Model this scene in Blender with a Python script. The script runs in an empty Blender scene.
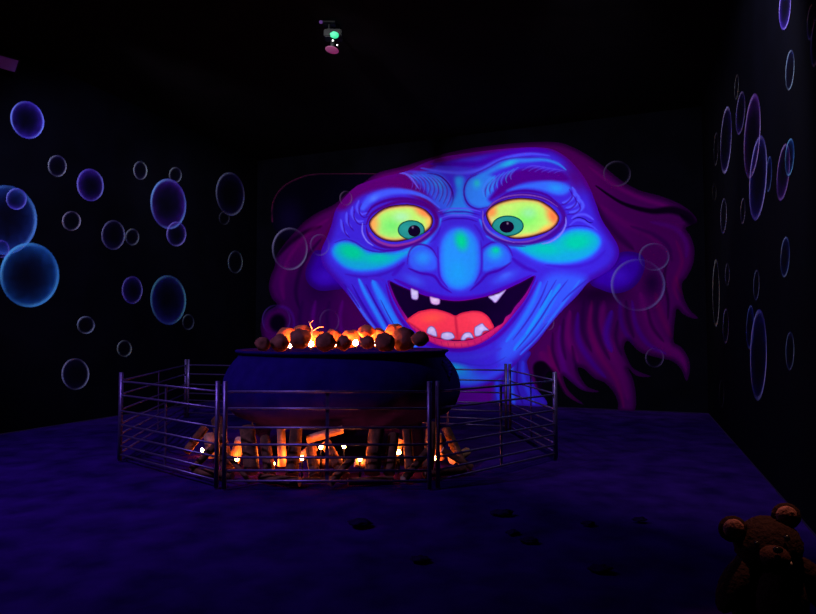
import bpy, bmesh, math, random
import numpy as np
from mathutils import Vector, Matrix, noise

SC = bpy.context.scene
COL = SC.collection
random.seed(7)
R = math.radians

# ------------------------------------------------------------------ camera
F = 600.0; CX, CY = 408.0, 307.0
PITCH = math.atan(27.0 / F); CAMH = 1.33
cam_d = bpy.data.cameras.new('camera'); cam = bpy.data.objects.new('camera', cam_d); COL.objects.link(cam)
cam_d.sensor_width = 36.0; cam_d.lens = 36.0 * F / 816.0; cam_d.clip_start = .05
cam.location = (0, 0, CAMH); cam.rotation_euler = (R(90) + PITCH, 0, 0)
SC.camera = cam
# ------------------------------------------------------------------ world, exposure
w = bpy.data.worlds.new('world'); SC.world = w; w.use_nodes = True
w.node_tree.nodes['Background'].inputs[0].default_value = (.004, .002, .012, 1)
w.node_tree.nodes['Background'].inputs[1].default_value = 1.0
vs = SC.view_settings
SC.display_settings.display_device = 'sRGB'
vs.view_transform = 'Standard'; vs.look = 'None'; vs.exposure = 0.0; vs.gamma = 1.0
vs.use_curve_mapping = False

# ------------------------------------------------------------------ room layout (metres)
A = R(21.0)                                   # the room is turned 21 degrees to the camera
TX, TY = math.cos(A), -math.sin(A)            # along the back wall, left to right
NX, NY = -math.sin(A), -math.cos(A)           # back wall normal, into the room
CEIL = 5.25

def ray(px, py):
    dx, dz, dy = px - CX, CY - py, F
    c, s = math.cos(PITCH), math.sin(PITCH)
    return dx, dy * c - dz * s, dy * s + dz * c
def ground(px, py, z=0.0):
    dx, dy, dz = ray(px, py); t = (z - CAMH) / dz
    return Vector((dx * t, dy * t, z))
def at(px, py, Y):
    dx, dy, dz = ray(px, py); t = Y / dy
    return Vector((dx * t, Y, CAMH + dz * t))
P0 = ground(636, 410)
def on_back(px, py):                          # arrays allowed
    dx, dy, dz = ray(px, py)
    t = (P0.x * NX + P0.y * NY) / (dx * NX + dy * NY)
    return dx * t, dy * t, CAMH + dz * t
def corner(px):
    x, y, z = on_back(px, 390.0); return Vector((x, y, 0))
CL, CR = corner(255.0), corner(708.0)
LW = (CR - CL).length                         # back wall length
def on_side(px, py, P, nx, ny):
    dx, dy, dz = ray(px, py)
    t = (P.x * nx + P.y * ny) / (dx * nx + dy * ny)
    return dx * t, dy * t, CAMH + dz * t
DEPTH = 16.5                                  # room depth from the back wall, reaches behind the camera

# ------------------------------------------------------------------ helpers
def lin(c):
    c = np.asarray(c, float) / 255.0
    return np.where(c <= .04045, c / 12.92, ((c + .055) / 1.055) ** 2.4)
def lin4(c): return tuple(lin(c)) + (1.0,)

def mat(name, col, rough=.8, metal=0.0, spec=.3, noise_scale=None, noise_amt=.35, bump=0.0, emit=None, estr=0.0):
    m = bpy.data.materials.new(name); m.use_nodes = True
    nt = m.node_tree; b = nt.nodes['Principled BSDF']
    b.inputs['Roughness'].default_value = rough; b.inputs['Metallic'].default_value = metal
    b.inputs['Specular IOR Level'].default_value = spec
    b.inputs['Base Color'].default_value = (*col, 1)
    if noise_scale:
        tc = nt.nodes.new('ShaderNodeTexCoord'); n = nt.nodes.new('ShaderNodeTexNoise')
        n.inputs['Scale'].default_value = noise_scale; n.inputs['Detail'].default_value = 6
        nt.links.new(tc.outputs['Object'], n.inputs['Vector'])
        r = nt.nodes.new('ShaderNodeValToRGB')
        r.color_ramp.elements[0].position = .3; r.color_ramp.elements[1].position = .7
        r.color_ramp.elements[0].color = tuple(c * (1 - noise_amt) for c in col) + (1,)
        r.color_ramp.elements[1].color = tuple(min(1, c * (1 + noise_amt)) for c in col) + (1,)
        nt.links.new(n.outputs['Fac'], r.inputs['Fac']); nt.links.new(r.outputs['Color'], b.inputs['Base Color'])
        if bump:
            bp = nt.nodes.new('ShaderNodeBump'); bp.inputs['Strength'].default_value = bump; bp.inputs['Distance'].default_value = .02
            nt.links.new(n.outputs['Fac'], bp.inputs['Height']); nt.links.new(bp.outputs['Normal'], b.inputs['Normal'])
    if emit:
        b.inputs['Emission Color'].default_value = (*emit, 1); b.inputs['Emission Strength'].default_value = estr
    return m

def paint_mat(name, alpha=False):
    """fluorescent paint: colour laid on by hand (per-vertex pigment), matt"""
    m = bpy.data.materials.new(name); m.use_nodes = True; nt = m.node_tree
    b = nt.nodes['Principled BSDF']; b.inputs['Roughness'].default_value = 1.0; b.inputs['Specular IOR Level'].default_value = 0.0
    a = nt.nodes.new('ShaderNodeVertexColor'); a.layer_name = 'pigment'
    tc = nt.nodes.new('ShaderNodeTexCoord'); n = nt.nodes.new('ShaderNodeTexNoise'); n.inputs['Scale'].default_value = 14; n.inputs['Detail'].default_value = 5
    nt.links.new(tc.outputs['Object'], n.inputs['Vector'])
    mr = nt.nodes.new('ShaderNodeMapRange'); mr.inputs['To Min'].default_value = .9; mr.inputs['To Max'].default_value = 1.06
    nt.links.new(n.outputs['Fac'], mr.inputs['Value'])
    mx = nt.nodes.new('ShaderNodeVectorMath'); mx.operation = 'SCALE'
    nt.links.new(a.outputs['Color'], mx.inputs[0]); nt.links.new(mr.outputs['Result'], mx.inputs['Scale'])
    nt.links.new(mx.outputs['Vector'], b.inputs['Base Color'])
    if alpha: nt.links.new(a.outputs['Alpha'], b.inputs['Alpha'])
    return m

def link(name, me, m, parent=None, loc=None):
    o = bpy.data.objects.new(name, me); COL.objects.link(o)
    if m is not None and not me.materials: me.materials.append(m)
    if parent is not None: o.parent = parent
    if loc is not None: o.location = loc
    return o
def bm_obj(name, bm, m, parent=None, loc=None, smooth=True):
    me = bpy.data.meshes.new(name); bm.normal_update(); bm.to_mesh(me); bm.free()
    if smooth:
        for p in me.polygons: p.use_smooth = True
    return link(name, me, m, parent, loc)
def tag(o, label=None, cat=None, group=None, kind=None):
    if label: o['label'] = label
    if cat: o['category'] = cat
    if group: o['group'] = group
    if kind: o['kind'] = kind
    return o
def empty(name, loc, rz=0.0):
    o = bpy.data.objects.new(name, None); COL.objects.link(o); o.location = loc; o.rotation_euler = (0, 0, rz); o.empty_display_size = .2
    return o
def add_box(bm, c, s, M=None):
    r = bmesh.ops.create_cube(bm, size=1.0)
    for v in r['verts']:
        v.co = Vector((v.co.x * s[0], v.co.y * s[1], v.co.z * s[2])) + Vector(c)
        if M is not None: v.co = M @ v.co
    return r['verts']
def add_tube(bm, p, q, r, seg=10, r2=None):
    p, q = Vector(p), Vector(q); d = q - p
    g = bmesh.ops.create_cone(bm, cap_ends=True, cap_tris=False, segments=seg, radius1=r, radius2=r if r2 is None else r2, depth=d.length)
    M = Matrix.Translation((p + q) / 2) @ d.to_track_quat('Z', 'Y').to_matrix().to_4x4()
    for v in g['verts']: v.co = M @ v.co
    return g['verts']
def lathe(bm, prof, seg=48):
    rings = []
    for r, z in prof:
        if r < 1e-5: rings.append([bm.verts.new((0, 0, z))])
        else: rings.append([bm.verts.new((r * math.cos(2 * math.pi * k / seg), r * math.sin(2 * math.pi * k / seg), z)) for k in range(seg)])
    for a, b in zip(rings, rings[1:]):
        for k in range(seg):
            k2 = (k + 1) % seg
            if len(a) == 1 and len(b) == 1: continue
            if len(a) == 1: bm.faces.new((a[0], b[k], b[k2]))
            elif len(b) == 1: bm.faces.new((a[k], b[0], a[k2]))
            else: bm.faces.new((a[k], b[k], b[k2], a[k2]))
    bmesh.ops.recalc_face_normals(bm, faces=bm.faces[:])
def blob(bm, c, s, M=None, sub=3, bump=0.0, freq=4.0, seed=0.0):
    g = bmesh.ops.create_icosphere(bm, subdivisions=sub, radius=1.0)
    for v in g['verts']:
        n = v.co.normalized()
        k = 1 + bump * noise.noise(n * freq + Vector((seed, seed * 1.7, -seed)))
        v.co = Vector((n.x * s[0] * k, n.y * s[1] * k, n.z * s[2] * k))
        if M is not None: v.co = M @ v.co
        v.co += Vector(c)

# ------------------------------------------------------------------ materials
M_wall = mat('black painted panel', (.0007, .0007, .0022), rough=.95, spec=.02, noise_scale=2.0, noise_amt=.3)
M_ceil = mat('black ceiling boards', (.002, .0016, .003), rough=.95, spec=.02, noise_scale=3.0)
M_floor = mat('trodden dark sawdust', (.0108, .0024, .050), rough=1.0, spec=.0, noise_scale=3.2, noise_amt=.45, bump=.9)
M_clod = mat('dark clod of earth', (.007, .002, .022), rough=1.0, spec=0, noise_scale=9, bump=.6)
M_steel = mat('dull galvanised steel', (.085, .055, .145), rough=.42, metal=.75, noise_scale=30, noise_amt=.2)
M_iron = mat('matt cast iron', (.0065, .0018, .058), rough=.98, spec=.015, noise_scale=7, noise_amt=.2, bump=.25)
M_bark = mat('dark bark', (.07, .028, .014), rough=.95, spec=.1, noise_scale=14, noise_amt=.6, bump=.8)  # darker than the inner logs of the pile
M_cut = mat('sawn wood', (.55, .33, .18), rough=.9, spec=.1, noise_scale=22, noise_amt=.3)
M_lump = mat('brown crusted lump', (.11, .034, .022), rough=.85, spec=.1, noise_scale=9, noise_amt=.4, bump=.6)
M_lump_lit = mat('glow tinted crusted lump', (.42, .11, .035), rough=.85, spec=.1, noise_scale=9, noise_amt=.4, bump=.6)  # same kind of lump, amber glow put into the base colour
M_coal = mat('bed of dark chips', (.10, .05, .03), rough=1, noise_scale=20, noise_amt=.6, bump=1)
M_bulb = mat('amber lamp glass', (1, .6, .2), emit=(1.0, .22, .04), estr=330.0)
M_bulb_hot = mat('amber lamp glass in the pot', (1, .6, .2), emit=(1.0, .23, .05), estr=950.0)
M_black = mat('black enamel', (.002, .002, .0025), rough=.6, spec=.1)
M_flex = mat('black cable', (.015, .012, .012), rough=.6)
M_green = mat('green lamp lens', (.01, .05, .03), emit=(.05, .80, .36), estr=1.0)
M_pink = mat('magenta lamp lens', (.02, .004, .012), emit=(.20, .022, .11), estr=.8)
M_violet = mat('violet indicator', (.01, .004, .02), emit=(.10, .03, .2), estr=.7)
M_white = mat('white indicator', (.8, .8, .8), emit=(.8, .8, .8), estr=.8)
M_uv = mat('ultraviolet lamp glass', (.1, .05, .3), emit=(.02, .006, .12), estr=.12)
M_fur = mat('brown plush', (.022, .010, .009), rough=1.0, spec=.05, noise_scale=60, noise_amt=.35, bump=.7)
M_pad = mat('light brown plush', (.06, .024, .020), rough=1.0, spec=.05, noise_scale=60, noise_amt=.25, bump=.6)
M_ear = mat('pink plush', (.26, .11, .10), rough=1.0, spec=.05, noise_scale=60, noise_amt=.25, bump=.5)
M_nose = mat('black plastic', (.01, .01, .01), rough=.25)
M_cream = mat('plain cream', (.6, .5, .45), rough=.9)
M_paint = paint_mat('fluorescent paint')
M_bub = paint_mat('thin fluorescent glaze', alpha=True)

# ------------------------------------------------------------------ the setting
def slab(name, p, q, z0, z1, out, m, t=.15):
    """vertical wall slab between floor points p and q, thickness to the outside"""
    bm = bmesh.new(); o = Vector((out[0], out[1], 0)) * t
    vs_ = [bm.verts.new(v) for v in (Vector((p.x, p.y, z0)), Vector((q.x, q.y, z0)), Vector((q.x, q.y, z1)), Vector((p.x, p.y, z1)))]
    ws = [bm.verts.new(v.co + o) for v in vs_]
    bm.faces.new(vs_); bm.faces.new(ws[::-1])
    for k in range(4): bm.faces.new((vs_[k], ws[k], ws[(k + 1) % 4], vs_[(k + 1) % 4]))
    bmesh.ops.recalc_face_normals(bm, faces=bm.faces[:])
    return tag(bm_obj(name, bm, m, smooth=False), kind='structure')
N3 = Vector((NX, NY, 0)); T3 = Vector((TX, TY, 0))
FL, FR = CL + N3 * DEPTH, CR + N3 * DEPTH
slab('wall_back', CL - T3 * .15, CR + T3 * .15, 0, CEIL, -N3, M_wall)
slab('wall_left', CL, FL, 0, CEIL, -T3, M_wall)
slab('wall_right', CR, FR, 0, CEIL, T3, M_wall)
slab('wall_front', FL - T3 * .15, FR + T3 * .15, 0, CEIL, N3, M_wall)
bm = bmesh.new()
cs = [CL - T3 * .15 - N3 * .15, CR + T3 * .15 - N3 * .15, FR + T3 * .15 + N3 * .15, FL - T3 * .15 + N3 * .15]
lo = [bm.verts.new((c.x, c.y, CEIL)) for c in cs]; hi = [bm.verts.new((c.x, c.y, CEIL + .15)) for c in cs]
bm.faces.new(lo); bm.faces.new(hi[::-1])
for k in range(4): bm.faces.new((lo[k], hi[k], hi[(k + 1) % 4], lo[(k + 1) % 4]))
bmesh.ops.recalc_face_normals(bm, faces=bm.faces[:])
tag(bm_obj('ceiling', bm, M_ceil, smooth=False), kind='structure')
# floor: gently uneven ground
NU, NV = 110, 190
bm = bmesh.new(); g = []
for j in range(NV + 1):
    row = []
    for i in range(NU + 1):
        p = CL + T3 * (LW * i / NU) + N3 * (DEPTH * j / NV)
        h = .012 * noise.noise(Vector((p.x * 1.1, p.y * 1.1, 0))) + .010 * noise.noise(Vector((p.x * 4.3, p.y * 4.3, 3))) - .016
        row.append(bm.verts.new((p.x, p.y, min(h, 0))))
    g.append(row)
for j in range(NV):
    for i in range(NU): bm.faces.new((g[j][i], g[j + 1][i], g[j + 1][i + 1], g[j][i + 1]))
tag(bm_obj('floor', bm, M_floor), kind='structure')

# ------------------------------------------------------------------ room lamps
def spot(name, loc, target, power, col, size, blend, parent=None, rad=.06):
    d = bpy.data.lights.new(name, 'SPOT'); d.energy = power; d.color = col; d.spot_size = R(size); d.spot_blend = blend; d.shadow_soft_size = rad
    o = bpy.data.objects.new(name, d); COL.objects.link(o)
    o.location = loc; o.rotation_euler = (Vector(target) - Vector(loc)).to_track_quat('-Z', 'Y').to_euler()
    return o
def flood(loc, target, label, power, col, size, blend, lens_m=M_uv, rad=.06):
    loc, target = Vector(loc), Vector(target)
    root = tag(empty('flood_lamp', loc), label, 'lamp', 'black flood lamps')
    Mq = (target - loc).to_track_quat('-Z', 'Y').to_matrix().to_4x4()
    bm = bmesh.new(); add_box(bm, (0, 0, .06), (.34, .24, .10), Mq)
    for k in range(6): add_box(bm, (-.14 + .056 * k, 0, .13), (.012, .2, .05), Mq)
    bmesh.ops.bevel(bm, geom=bm.edges[:], offset=.004, segments=1, affect='EDGES')
    bm_obj('housing', bm, M_black, root, smooth=False)
    bm = bmesh.new(); add_box(bm, (0, 0, .008), (.30, .20, .006), Mq); bm_obj('lens', bm, lens_m, root, smooth=False)
    return root, spot('beam', loc + (target - loc).normalized() * .03, target, power, col, size, blend, rad=rad)
def hanger(root, top):
    """bracket from housing to ceiling"""
    bm = bmesh.new(); z = top - root.location.z
    add_tube(bm, (0, 0, .1), (0, 0, z - .02), .018); add_box(bm, (0, 0, z - .012), (.14, .1, .02))
    bm_obj('bracket', bm, M_black, root, smooth=False)
MID = (CL + CR) / 2
UVW = (.96, .97, 1.0)
for k, lab in ((-1, 'black flood lamp on the ceiling aimed at the left of the witch'), (0, 'black flood lamp on the ceiling aimed at the witch mouth'), (1, 'black flood lamp on the ceiling aimed at the right of the witch')):
    base = MID + T3 * (3.0 * k) + N3 * 7.0
    loc = Vector((base.x, base.y, 4.95)); tgt = MID + T3 * (3.0 * k); tgt = Vector((tgt.x, tgt.y, 2.85))
    r_, s_ = flood(loc, tgt, lab, 1170.0, UVW, 54, .5); hanger(r_, CEIL)
# blacklight on the left wall, its end just inside the frame
x, y, z = on_side(-9.0, 66.0, CL, T3.x, T3.y)
LB = Vector((x, y, z)) + T3 * .24
r_, s_ = flood(LB, (-3.4, 5.9, 0), 'black flood lamp high on the left wall with a violet lens', 170.0, (.42, .30, 1.0), 96, 1.0)
bm = bmesh.new(); add_tube(bm, (0, 0, .08), -T3 * .225 + Vector((0, 0, .08)), .02); add_tube(bm, -T3 * .21 + Vector((0, 0, .08)), -T3 * .225 + Vector((0, 0, .08)), .07)
bm_obj('bracket', bm, M_black, r_, smooth=False)
V_ = Vector((-4.7, 3.0, 4.95))
r_, s_ = flood(V_, (-2.4, 6.6, 0), 'black flood lamp on the ceiling with violet light on the left ground', 1380.0, (.42, .30, 1.0), 100, 1.0); hanger(r_, CEIL)
# unseen lamps added out of frame to light the bubbles on the side walls
b2 = Vector((1.5, 4.4, 0))
r_, s_ = flood((b2.x, b2.y, 4.95), (3.3, 6.2, 2.5), 'unseen black flood lamp added on the ceiling to light the right wall', 540.0, (.76, .76, 1.0), 100, .5); hanger(r_, CEIL)
b3 = Vector((-2.7, 5.1, 0))
r_, s_ = flood((b3.x, b3.y, 4.95), (-4.75, 9.8, 2.7), 'unseen black flood lamp added on the ceiling to light the left wall', 1150.0, (.62, .66, 1.0), 62, .6); hanger(r_, CEIL)

# ------------------------------------------------------------------ painting tools
def smooth_pts(pts, closed=False, n=6):
    P = np.asarray(pts, float); m = len(P); out = []
    for i in range(m if closed else m - 1):
        if closed: p0, p1, p2, p3 = P[(i - 1) % m], P[i], P[(i + 1) % m], P[(i + 2) % m]
        else: p0, p1, p2, p3 = P[max(i - 1, 0)], P[i], P[i + 1], P[min(i + 2, m - 1)]
        for k in range(n):
            t = k / n
            out.append(.5 * ((2 * p1) + (-p0 + p2) * t + (2 * p0 - 5 * p1 + 4 * p2 - p3) * t * t + (-p0 + 3 * p1 - 3 * p2 + p3) * t ** 3))
    if not closed: out.append(P[-1])
    return np.array(out)
def inside(X, Y, poly):
    r = np.zeros(X.shape, bool); n = len(poly)
    for i in range(n):
        x1, y1 = poly[i]; x2, y2 = poly[(i + 1) % n]
        if y1 == y2: continue
        c = ((y1 > Y) != (y2 > Y)) & (X < (x2 - x1) * (Y - y1) / (y2 - y1) + x1)
        r ^= c
    return r
def seg_dist(X, Y, L, closed=False):
    """distance to a polyline, parameter 0..1 and nearest point"""
    D = np.full(X.shape, 1e9); T = np.zeros(X.shape); QX = X.copy(); QY = Y.copy()
    n = len(L); m = n if closed else n - 1
    for i in range(m):
        a = L[i]; b = L[(i + 1) % n]; v = b - a; vv = v @ v
        if vv < 1e-12: continue
        t = np.clip(((X - a[0]) * v[0] + (Y - a[1]) * v[1]) / vv, 0, 1)
        qx = a[0] + t * v[0]; qy = a[1] + t * v[1]
        d = np.hypot(X - qx, Y - qy); k = d < D
        D = np.where(k, d, D); T = np.where(k, (i + t) / m, T); QX = np.where(k, qx, QX); QY = np.where(k, qy, QY)
    return D, T, QX, QY
def sst(a, b, x):
    t = np.clip((x - a) / (b - a), 0, 1); return t * t * (3 - 2 * t)

class Canvas:
    def __init__(s, X, Y, base):
        s.X, s.Y = X, Y; s.C = np.tile(np.asarray(base, float), (len(X), 1))
    def _mix(s, idx, a, col):
        a = a[:, None]; s.C[idx] = s.C[idx] * (1 - a) + np.asarray(col, float) * a
    def _cull(s, x0, y0, x1, y1):
        return np.nonzero((s.X >= x0) & (s.X <= x1) & (s.Y >= y0) & (s.Y <= y1))[0]
    def stroke(s, pts, w, col, a=1.0, soft=.7, taper=1.0):
        """brush stroke; w = half width in the middle (or list along it)"""
        L = smooth_pts(pts) if len(pts) > 2 else np.asarray(pts, float)
        W = np.atleast_1d(np.asarray(w, float)); wm = W.max() * 1.1 + .5
        idx = s._cull(L[:, 0].min() - wm, L[:, 1].min() - wm, L[:, 0].max() + wm, L[:, 1].max() + wm)
        if not len(idx): return
        D, T, _, _ = seg_dist(s.X[idx], s.Y[idx], L)
        if len(W) > 1: ww = np.interp(T, np.linspace(0, 1, len(W)), W)
        else: ww = W[0] * ((1 - taper) + taper * np.sqrt(np.clip(4 * T * (1 - T), 0, 1)))
        ww = np.maximum(ww, .35)
        s._mix(idx, a * (1 - sst(1 - soft, 1.0, D / ww)), col)
    def spot(s, cx, cy, rx, ry, rot, col, a=1.0, soft=1.0):
        m = max(rx, ry); idx = s._cull(cx - m, cy - m, cx + m, cy + m)
        if not len(idx): return
        c, q = math.cos(R(rot)), math.sin(R(rot)); x = s.X[idx] - cx; y = s.Y[idx] - cy
        d = np.hypot((x * c + y * q) / rx, (-x * q + y * c) / ry)
        s._mix(idx, a * (1 - sst(1 - soft, 1.0, d)), col)
    def shape(s, pts, col, a=1.0, feather=2.0, inner=0.0, n=6):
        """filled closed shape; feather outside->inside, inner shifts the edge inwards"""
        L = smooth_pts(pts, True, n); m = feather + 1
        idx = s._cull(L[:, 0].min() - m, L[:, 1].min() - m, L[:, 0].max() + m, L[:, 1].max() + m)
        if not len(idx): return
        D, _, _, _ = seg_dist(s.X[idx], s.Y[idx], L, True)
        sd = np.where(inside(s.X[idx], s.Y[idx], L), D, -D) - inner
        s._mix(idx, a * sst(-feather, feather, sd), col)
    def edge(s, pts, width, col, a=1.0):
        L = smooth_pts(pts, True); D, _, _, _ = seg_dist(s.X, s.Y, L, True)
        s._mix(np.arange(len(s.X)), a * (1 - sst(0, width, D)), col)

def patch(pts, pitch, sharp=False):
    L = np.asarray(pts, float) if sharp else smooth_pts(pts, True)
    x0, y0 = L.min(0) - pitch; x1, y1 = L.max(0) + pitch
    gx = np.arange(x0, x1 + pitch, pitch); gy = np.arange(y0, y1 + pitch, pitch)
    nx, ny = len(gx), len(gy)
    cx, cy = np.meshgrid(gx[:-1] + pitch / 2, gy[:-1] + pitch / 2)
    keep = inside(cx.ravel(), cy.ravel(), L).reshape(ny - 1, nx - 1)
    j, i = np.nonzero(keep)
    quad = np.stack([j * nx + i, (j + 1) * nx + i, (j + 1) * nx + i + 1, j * nx + i + 1], 1)
    cnt = np.bincount(quad.ravel(), minlength=nx * ny)
    used = np.nonzero(cnt)[0]; remap = np.full(nx * ny, -1); remap[used] = np.arange(len(used))
    quad = remap[quad]
    X = gx[used % nx].copy(); Y = gy[used // nx].copy()
    b = np.nonzero(cnt[used] < 4)[0]
    D, _, qx, qy = seg_dist(X[b], Y[b], L, True); k = D < pitch * 1.3
    X[b[k]] = qx[k]; Y[b[k]] = qy[k]
    return X, Y, quad
def wall_sheet(name, X, Y, quad, colour, lift, parent, m=M_paint, alpha=None, proj=on_back, nrm=None):
    nrm = nrm or N3
    px, py, pz = proj(X, Y)
    o = parent.matrix_basis.translation if parent is not None else Vector((0, 0, 0))
    co = np.stack([px + nrm.x * lift - o.x, py + nrm.y * lift - o.y, pz - o.z], 1)
    me = bpy.data.meshes.new(name)
    me.vertices.add(len(co)); me.vertices.foreach_set('co', co.ravel())
    n = len(quad); me.loops.add(n * 4); me.loops.foreach_set('vertex_index', quad.ravel().astype(np.int32))
    me.polygons.add(n); me.polygons.foreach_set('loop_start', np.arange(0, n * 4, 4, dtype=np.int32))
    me.update(calc_edges=True)
    ca = me.color_attributes.new('pigment', 'FLOAT_COLOR', 'POINT')
    c4 = np.ones((len(co), 4)); c4[:, :3] = lin(np.clip(colour, 0, 255))
    if alpha is not None: c4[:, 3] = alpha
    ca.data.foreach_set('color', c4.ravel().astype(np.float32))
    return link(name, me, m, parent)

# ------------------------------------------------------------------ the mural
mb = on_back(480.0, 405.0)
mural = tag(empty('witch_mural', (mb[0], mb[1], 0)), 'huge glowing blue grinning witch face painted across the back wall', 'mural')

# --- hat: barely visible dark brim behind the hair
hat = [(272, 224), (272, 205), (277, 193), (286, 184), (299, 177.5), (313, 174), (340, 173.5), (372, 173.5), (395, 176), (380, 200), (340, 220), (300, 240), (284, 240)]
X, Y, q = patch(hat, 1.3)
c = Canvas(X, Y, (3, 2, 14))
c.spot(290, 218, 22, 30, 0, (12, 4, 42), .8)
c.stroke([(272, 222), (272, 205), (277, 193), (286, 184), (299, 177.5), (313, 174), (340, 173.5), (384, 173.5)], [.7, .9, 1.3, 1.3, .9, .7], (62, 16, 48), .95, .6)
wall_sheet('hat', X, Y, q, c.C, .003, mural)
# --- hair
hair = [(378, 173), (362, 184), (346, 194), (335, 204), (317, 213), (304, 222), (293, 234), (283, 246), (276, 257), (275, 266), (271, 276), (269, 287), (272, 298), (277, 305),
        (268, 311), (262, 320), (261, 330), (265, 342), (280, 356), (330, 362), (400, 372), (480, 400), (530, 402), (548, 372), (556, 380), (563, 392), (573, 400), (584, 404.5), (575, 397), (567, 388), (563, 376), (570, 381), (580, 389),
        (590, 392), (599, 391.5), (588, 387), (581, 378), (578, 368), (584, 369), (594, 378), (605, 383), (614, 393), (618, 403), (619, 411), (634, 411), (636, 396), (633, 379), (628, 368),
        (637, 376), (651, 376.5), (640, 372), (632, 367), (626, 355), (624, 347), (628, 341), (640, 352), (657, 357.5), (672, 361), (681, 369), (686.5, 381), (690, 369), (688, 357), (681, 347), (674, 342),
        (674, 330), (675, 320), (677, 309), (683, 314), (691, 318), (698, 318), (690, 310), (684, 298), (682, 284), (687, 277), (693, 264), (694.5, 250), (691, 237), (686, 228), (697, 222), (692, 213), (680, 204),
        (660, 196), (640, 190.5), (622, 181), (603, 166), (584, 153), (566, 144.5), (550, 142), (520, 143), (480, 147), (452, 152), (430, 158), (405, 166)]
X, Y, q = patch(hair, 1.0)
c = Canvas(X, Y, (58, 0, 72))
c.spot(385, 180, 90, 50, -15, (84, 0, 98), .9)
c.spot(310, 240, 60, 40, -40, (78, 0, 86), .7)
c.spot(580, 170, 60, 40, 40, (74, 0, 84), .8)
c.spot(315, 300, 50, 60, 0, (38, 0, 62), .9)
c.spot(590, 310, 55, 45, 0, (34, 0, 50), .9)
# left strands
c.stroke([(276, 258), (290, 243), (306, 232), (322, 226)], 4, (10, 0, 22), .75, .9)
c.stroke([(330, 218), (310, 232), (294, 250), (284, 268)], 4, (100, 0, 96), .5, 1)
c.stroke([(340, 214), (328, 232), (318, 252)], 4, (64, 0, 50), .5, 1)
c.stroke([(322, 238), (304, 262), (296, 290), (300, 310)], 4, (24, 0, 44), .8, 1)
c.stroke([(290, 262), (282, 280), (284, 300)], 5, (78, 0, 84), .7, 1)
c.spot(278, 323, 11, 12, 0, (4, 0, 14), .97, .5)
c.stroke([(264, 328), (266, 316), (276, 307), (288, 309), (294, 320), (293, 338)], 3, (62, 10, 120), .6, 1)
for k, x0 in enumerate((303, 316, 330, 343)):
    c.stroke([(x0, 300), (x0 - 3, 320), (x0 + 2, 345)], 4, (72, 0, 100) if k % 2 else (30, 0, 56), .8, 1)
c.spot(322, 285, 26, 26, 0, (22, 0, 44), .7)
# right, upper strands
c.stroke([(588, 166), (612, 184), (640, 198), (668, 207), (694, 220)], 4, (92, 0, 92), .6, 1)
c.stroke([(596, 186), (622, 203), (650, 211), (672, 210), (688, 216), (696, 226)], [1, 2.5, 4, 6, 6, 4], (5, 0, 14), .9, .7)
c.stroke([(680, 214), (694, 226)], 5, (4, 0, 12), .85, .9)
c.stroke([(592, 200), (604, 220), (618, 236), (634, 250)], 7, (30, 0, 46), .8, 1)
c.stroke([(600, 205), (622, 222), (648, 234), (664, 250)], 6, (80, 0, 80), .5, 1)
c.stroke([(630, 226), (652, 234), (668, 246), (672, 262)], 4, (34, 0, 58), .7, 1)
c.stroke([(650, 222), (674, 228), (686, 242), (686, 258)], 5, (64, 2, 104), .6, 1)
c.stroke([(676, 240), (682, 262), (674, 284), (678, 300)], 4, (84, 0, 72), .6, 1)
c.stroke([(668, 258), (664, 280), (668, 300), (668, 320)], 3, (24, 0, 40), .8, 1)
c.stroke([(690, 300), (680, 290), (676, 276)], 3, (90, 0, 66), .6, 1)
# right, lower strands: pairs of magenta and violet bands with dark valleys
for pts, w, col, a in [
    ([(640, 292), (648, 318), (660, 342), (680, 356), (686, 372)], 9, (84, 0, 88), .75),
    ([(655, 292), (662, 316), (672, 338)], 5, (86, 0, 70), .7),
    ([(632, 300), (636, 325), (648, 344), (666, 354)], 4, (52, 0, 120), .7),
    ([(620, 300), (622, 325), (634, 346)], 4, (46, 0, 112), .6),
    ([(604, 300), (602, 325), (610, 350), (620, 372), (628, 400)], 8, (82, 0, 84), .75),
    ([(612, 310), (606, 335), (612, 352)], 6, (46, 4, 132), .8),
    ([(592, 300), (590, 328), (600, 355), (616, 380), (624, 408)], 5, (92, 0, 74), .7),
    ([(578, 312), (578, 338), (590, 360), (606, 378)], 5, (48, 0, 120), .75),
    ([(570, 310), (568, 338), (578, 362)], 5, (90, 0, 86), .7),
    ([(560, 325), (560, 350), (568, 376), (586, 390)], 5, (70, 0, 104), .8),
    ([(548, 345), (554, 366), (564, 388), (578, 402)], 5, (84, 0, 66), .8),
    ([(540, 352), (548, 362), (556, 372)], 8, (92, 0, 78), .6)]:
    c.stroke(pts, w * 1.15, col, a * .85, 1.0)
for pts, w in [([(647, 306), (652, 326), (664, 342)], 2.5), ([(626, 300), (628, 320), (634, 338)], 3), ([(598, 300), (596, 322), (602, 344), (610, 360)], 3),
               ([(584, 300), (583, 330), (592, 352)], 3), ([(572, 345), (575, 362), (580, 376)], 2.5), ([(564, 318), (562, 340), (566, 360)], 2.5), ([(553, 332), (553, 352), (560, 372)], 2), ([(618, 320), (616, 338), (622, 356)], 2.5)]:
    c.stroke(pts, w * 1.5, (22, 0, 40), .6, 1.0)
c.spot(596, 294, 46, 16, 0, (14, 0, 26), .75)
c.spot(652, 283, 14, 20, 0, (14, 0, 36), .7)
c.shape([(533, 368), (545, 362), (560, 384), (566, 398), (560, 404), (545, 404)], (5, 0, 12), .96, 1.5)
c.edge(hair, 6, (14, 0, 24), .6)
wall_sheet('hair', X, Y, q, c.C, .006, mural)
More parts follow.
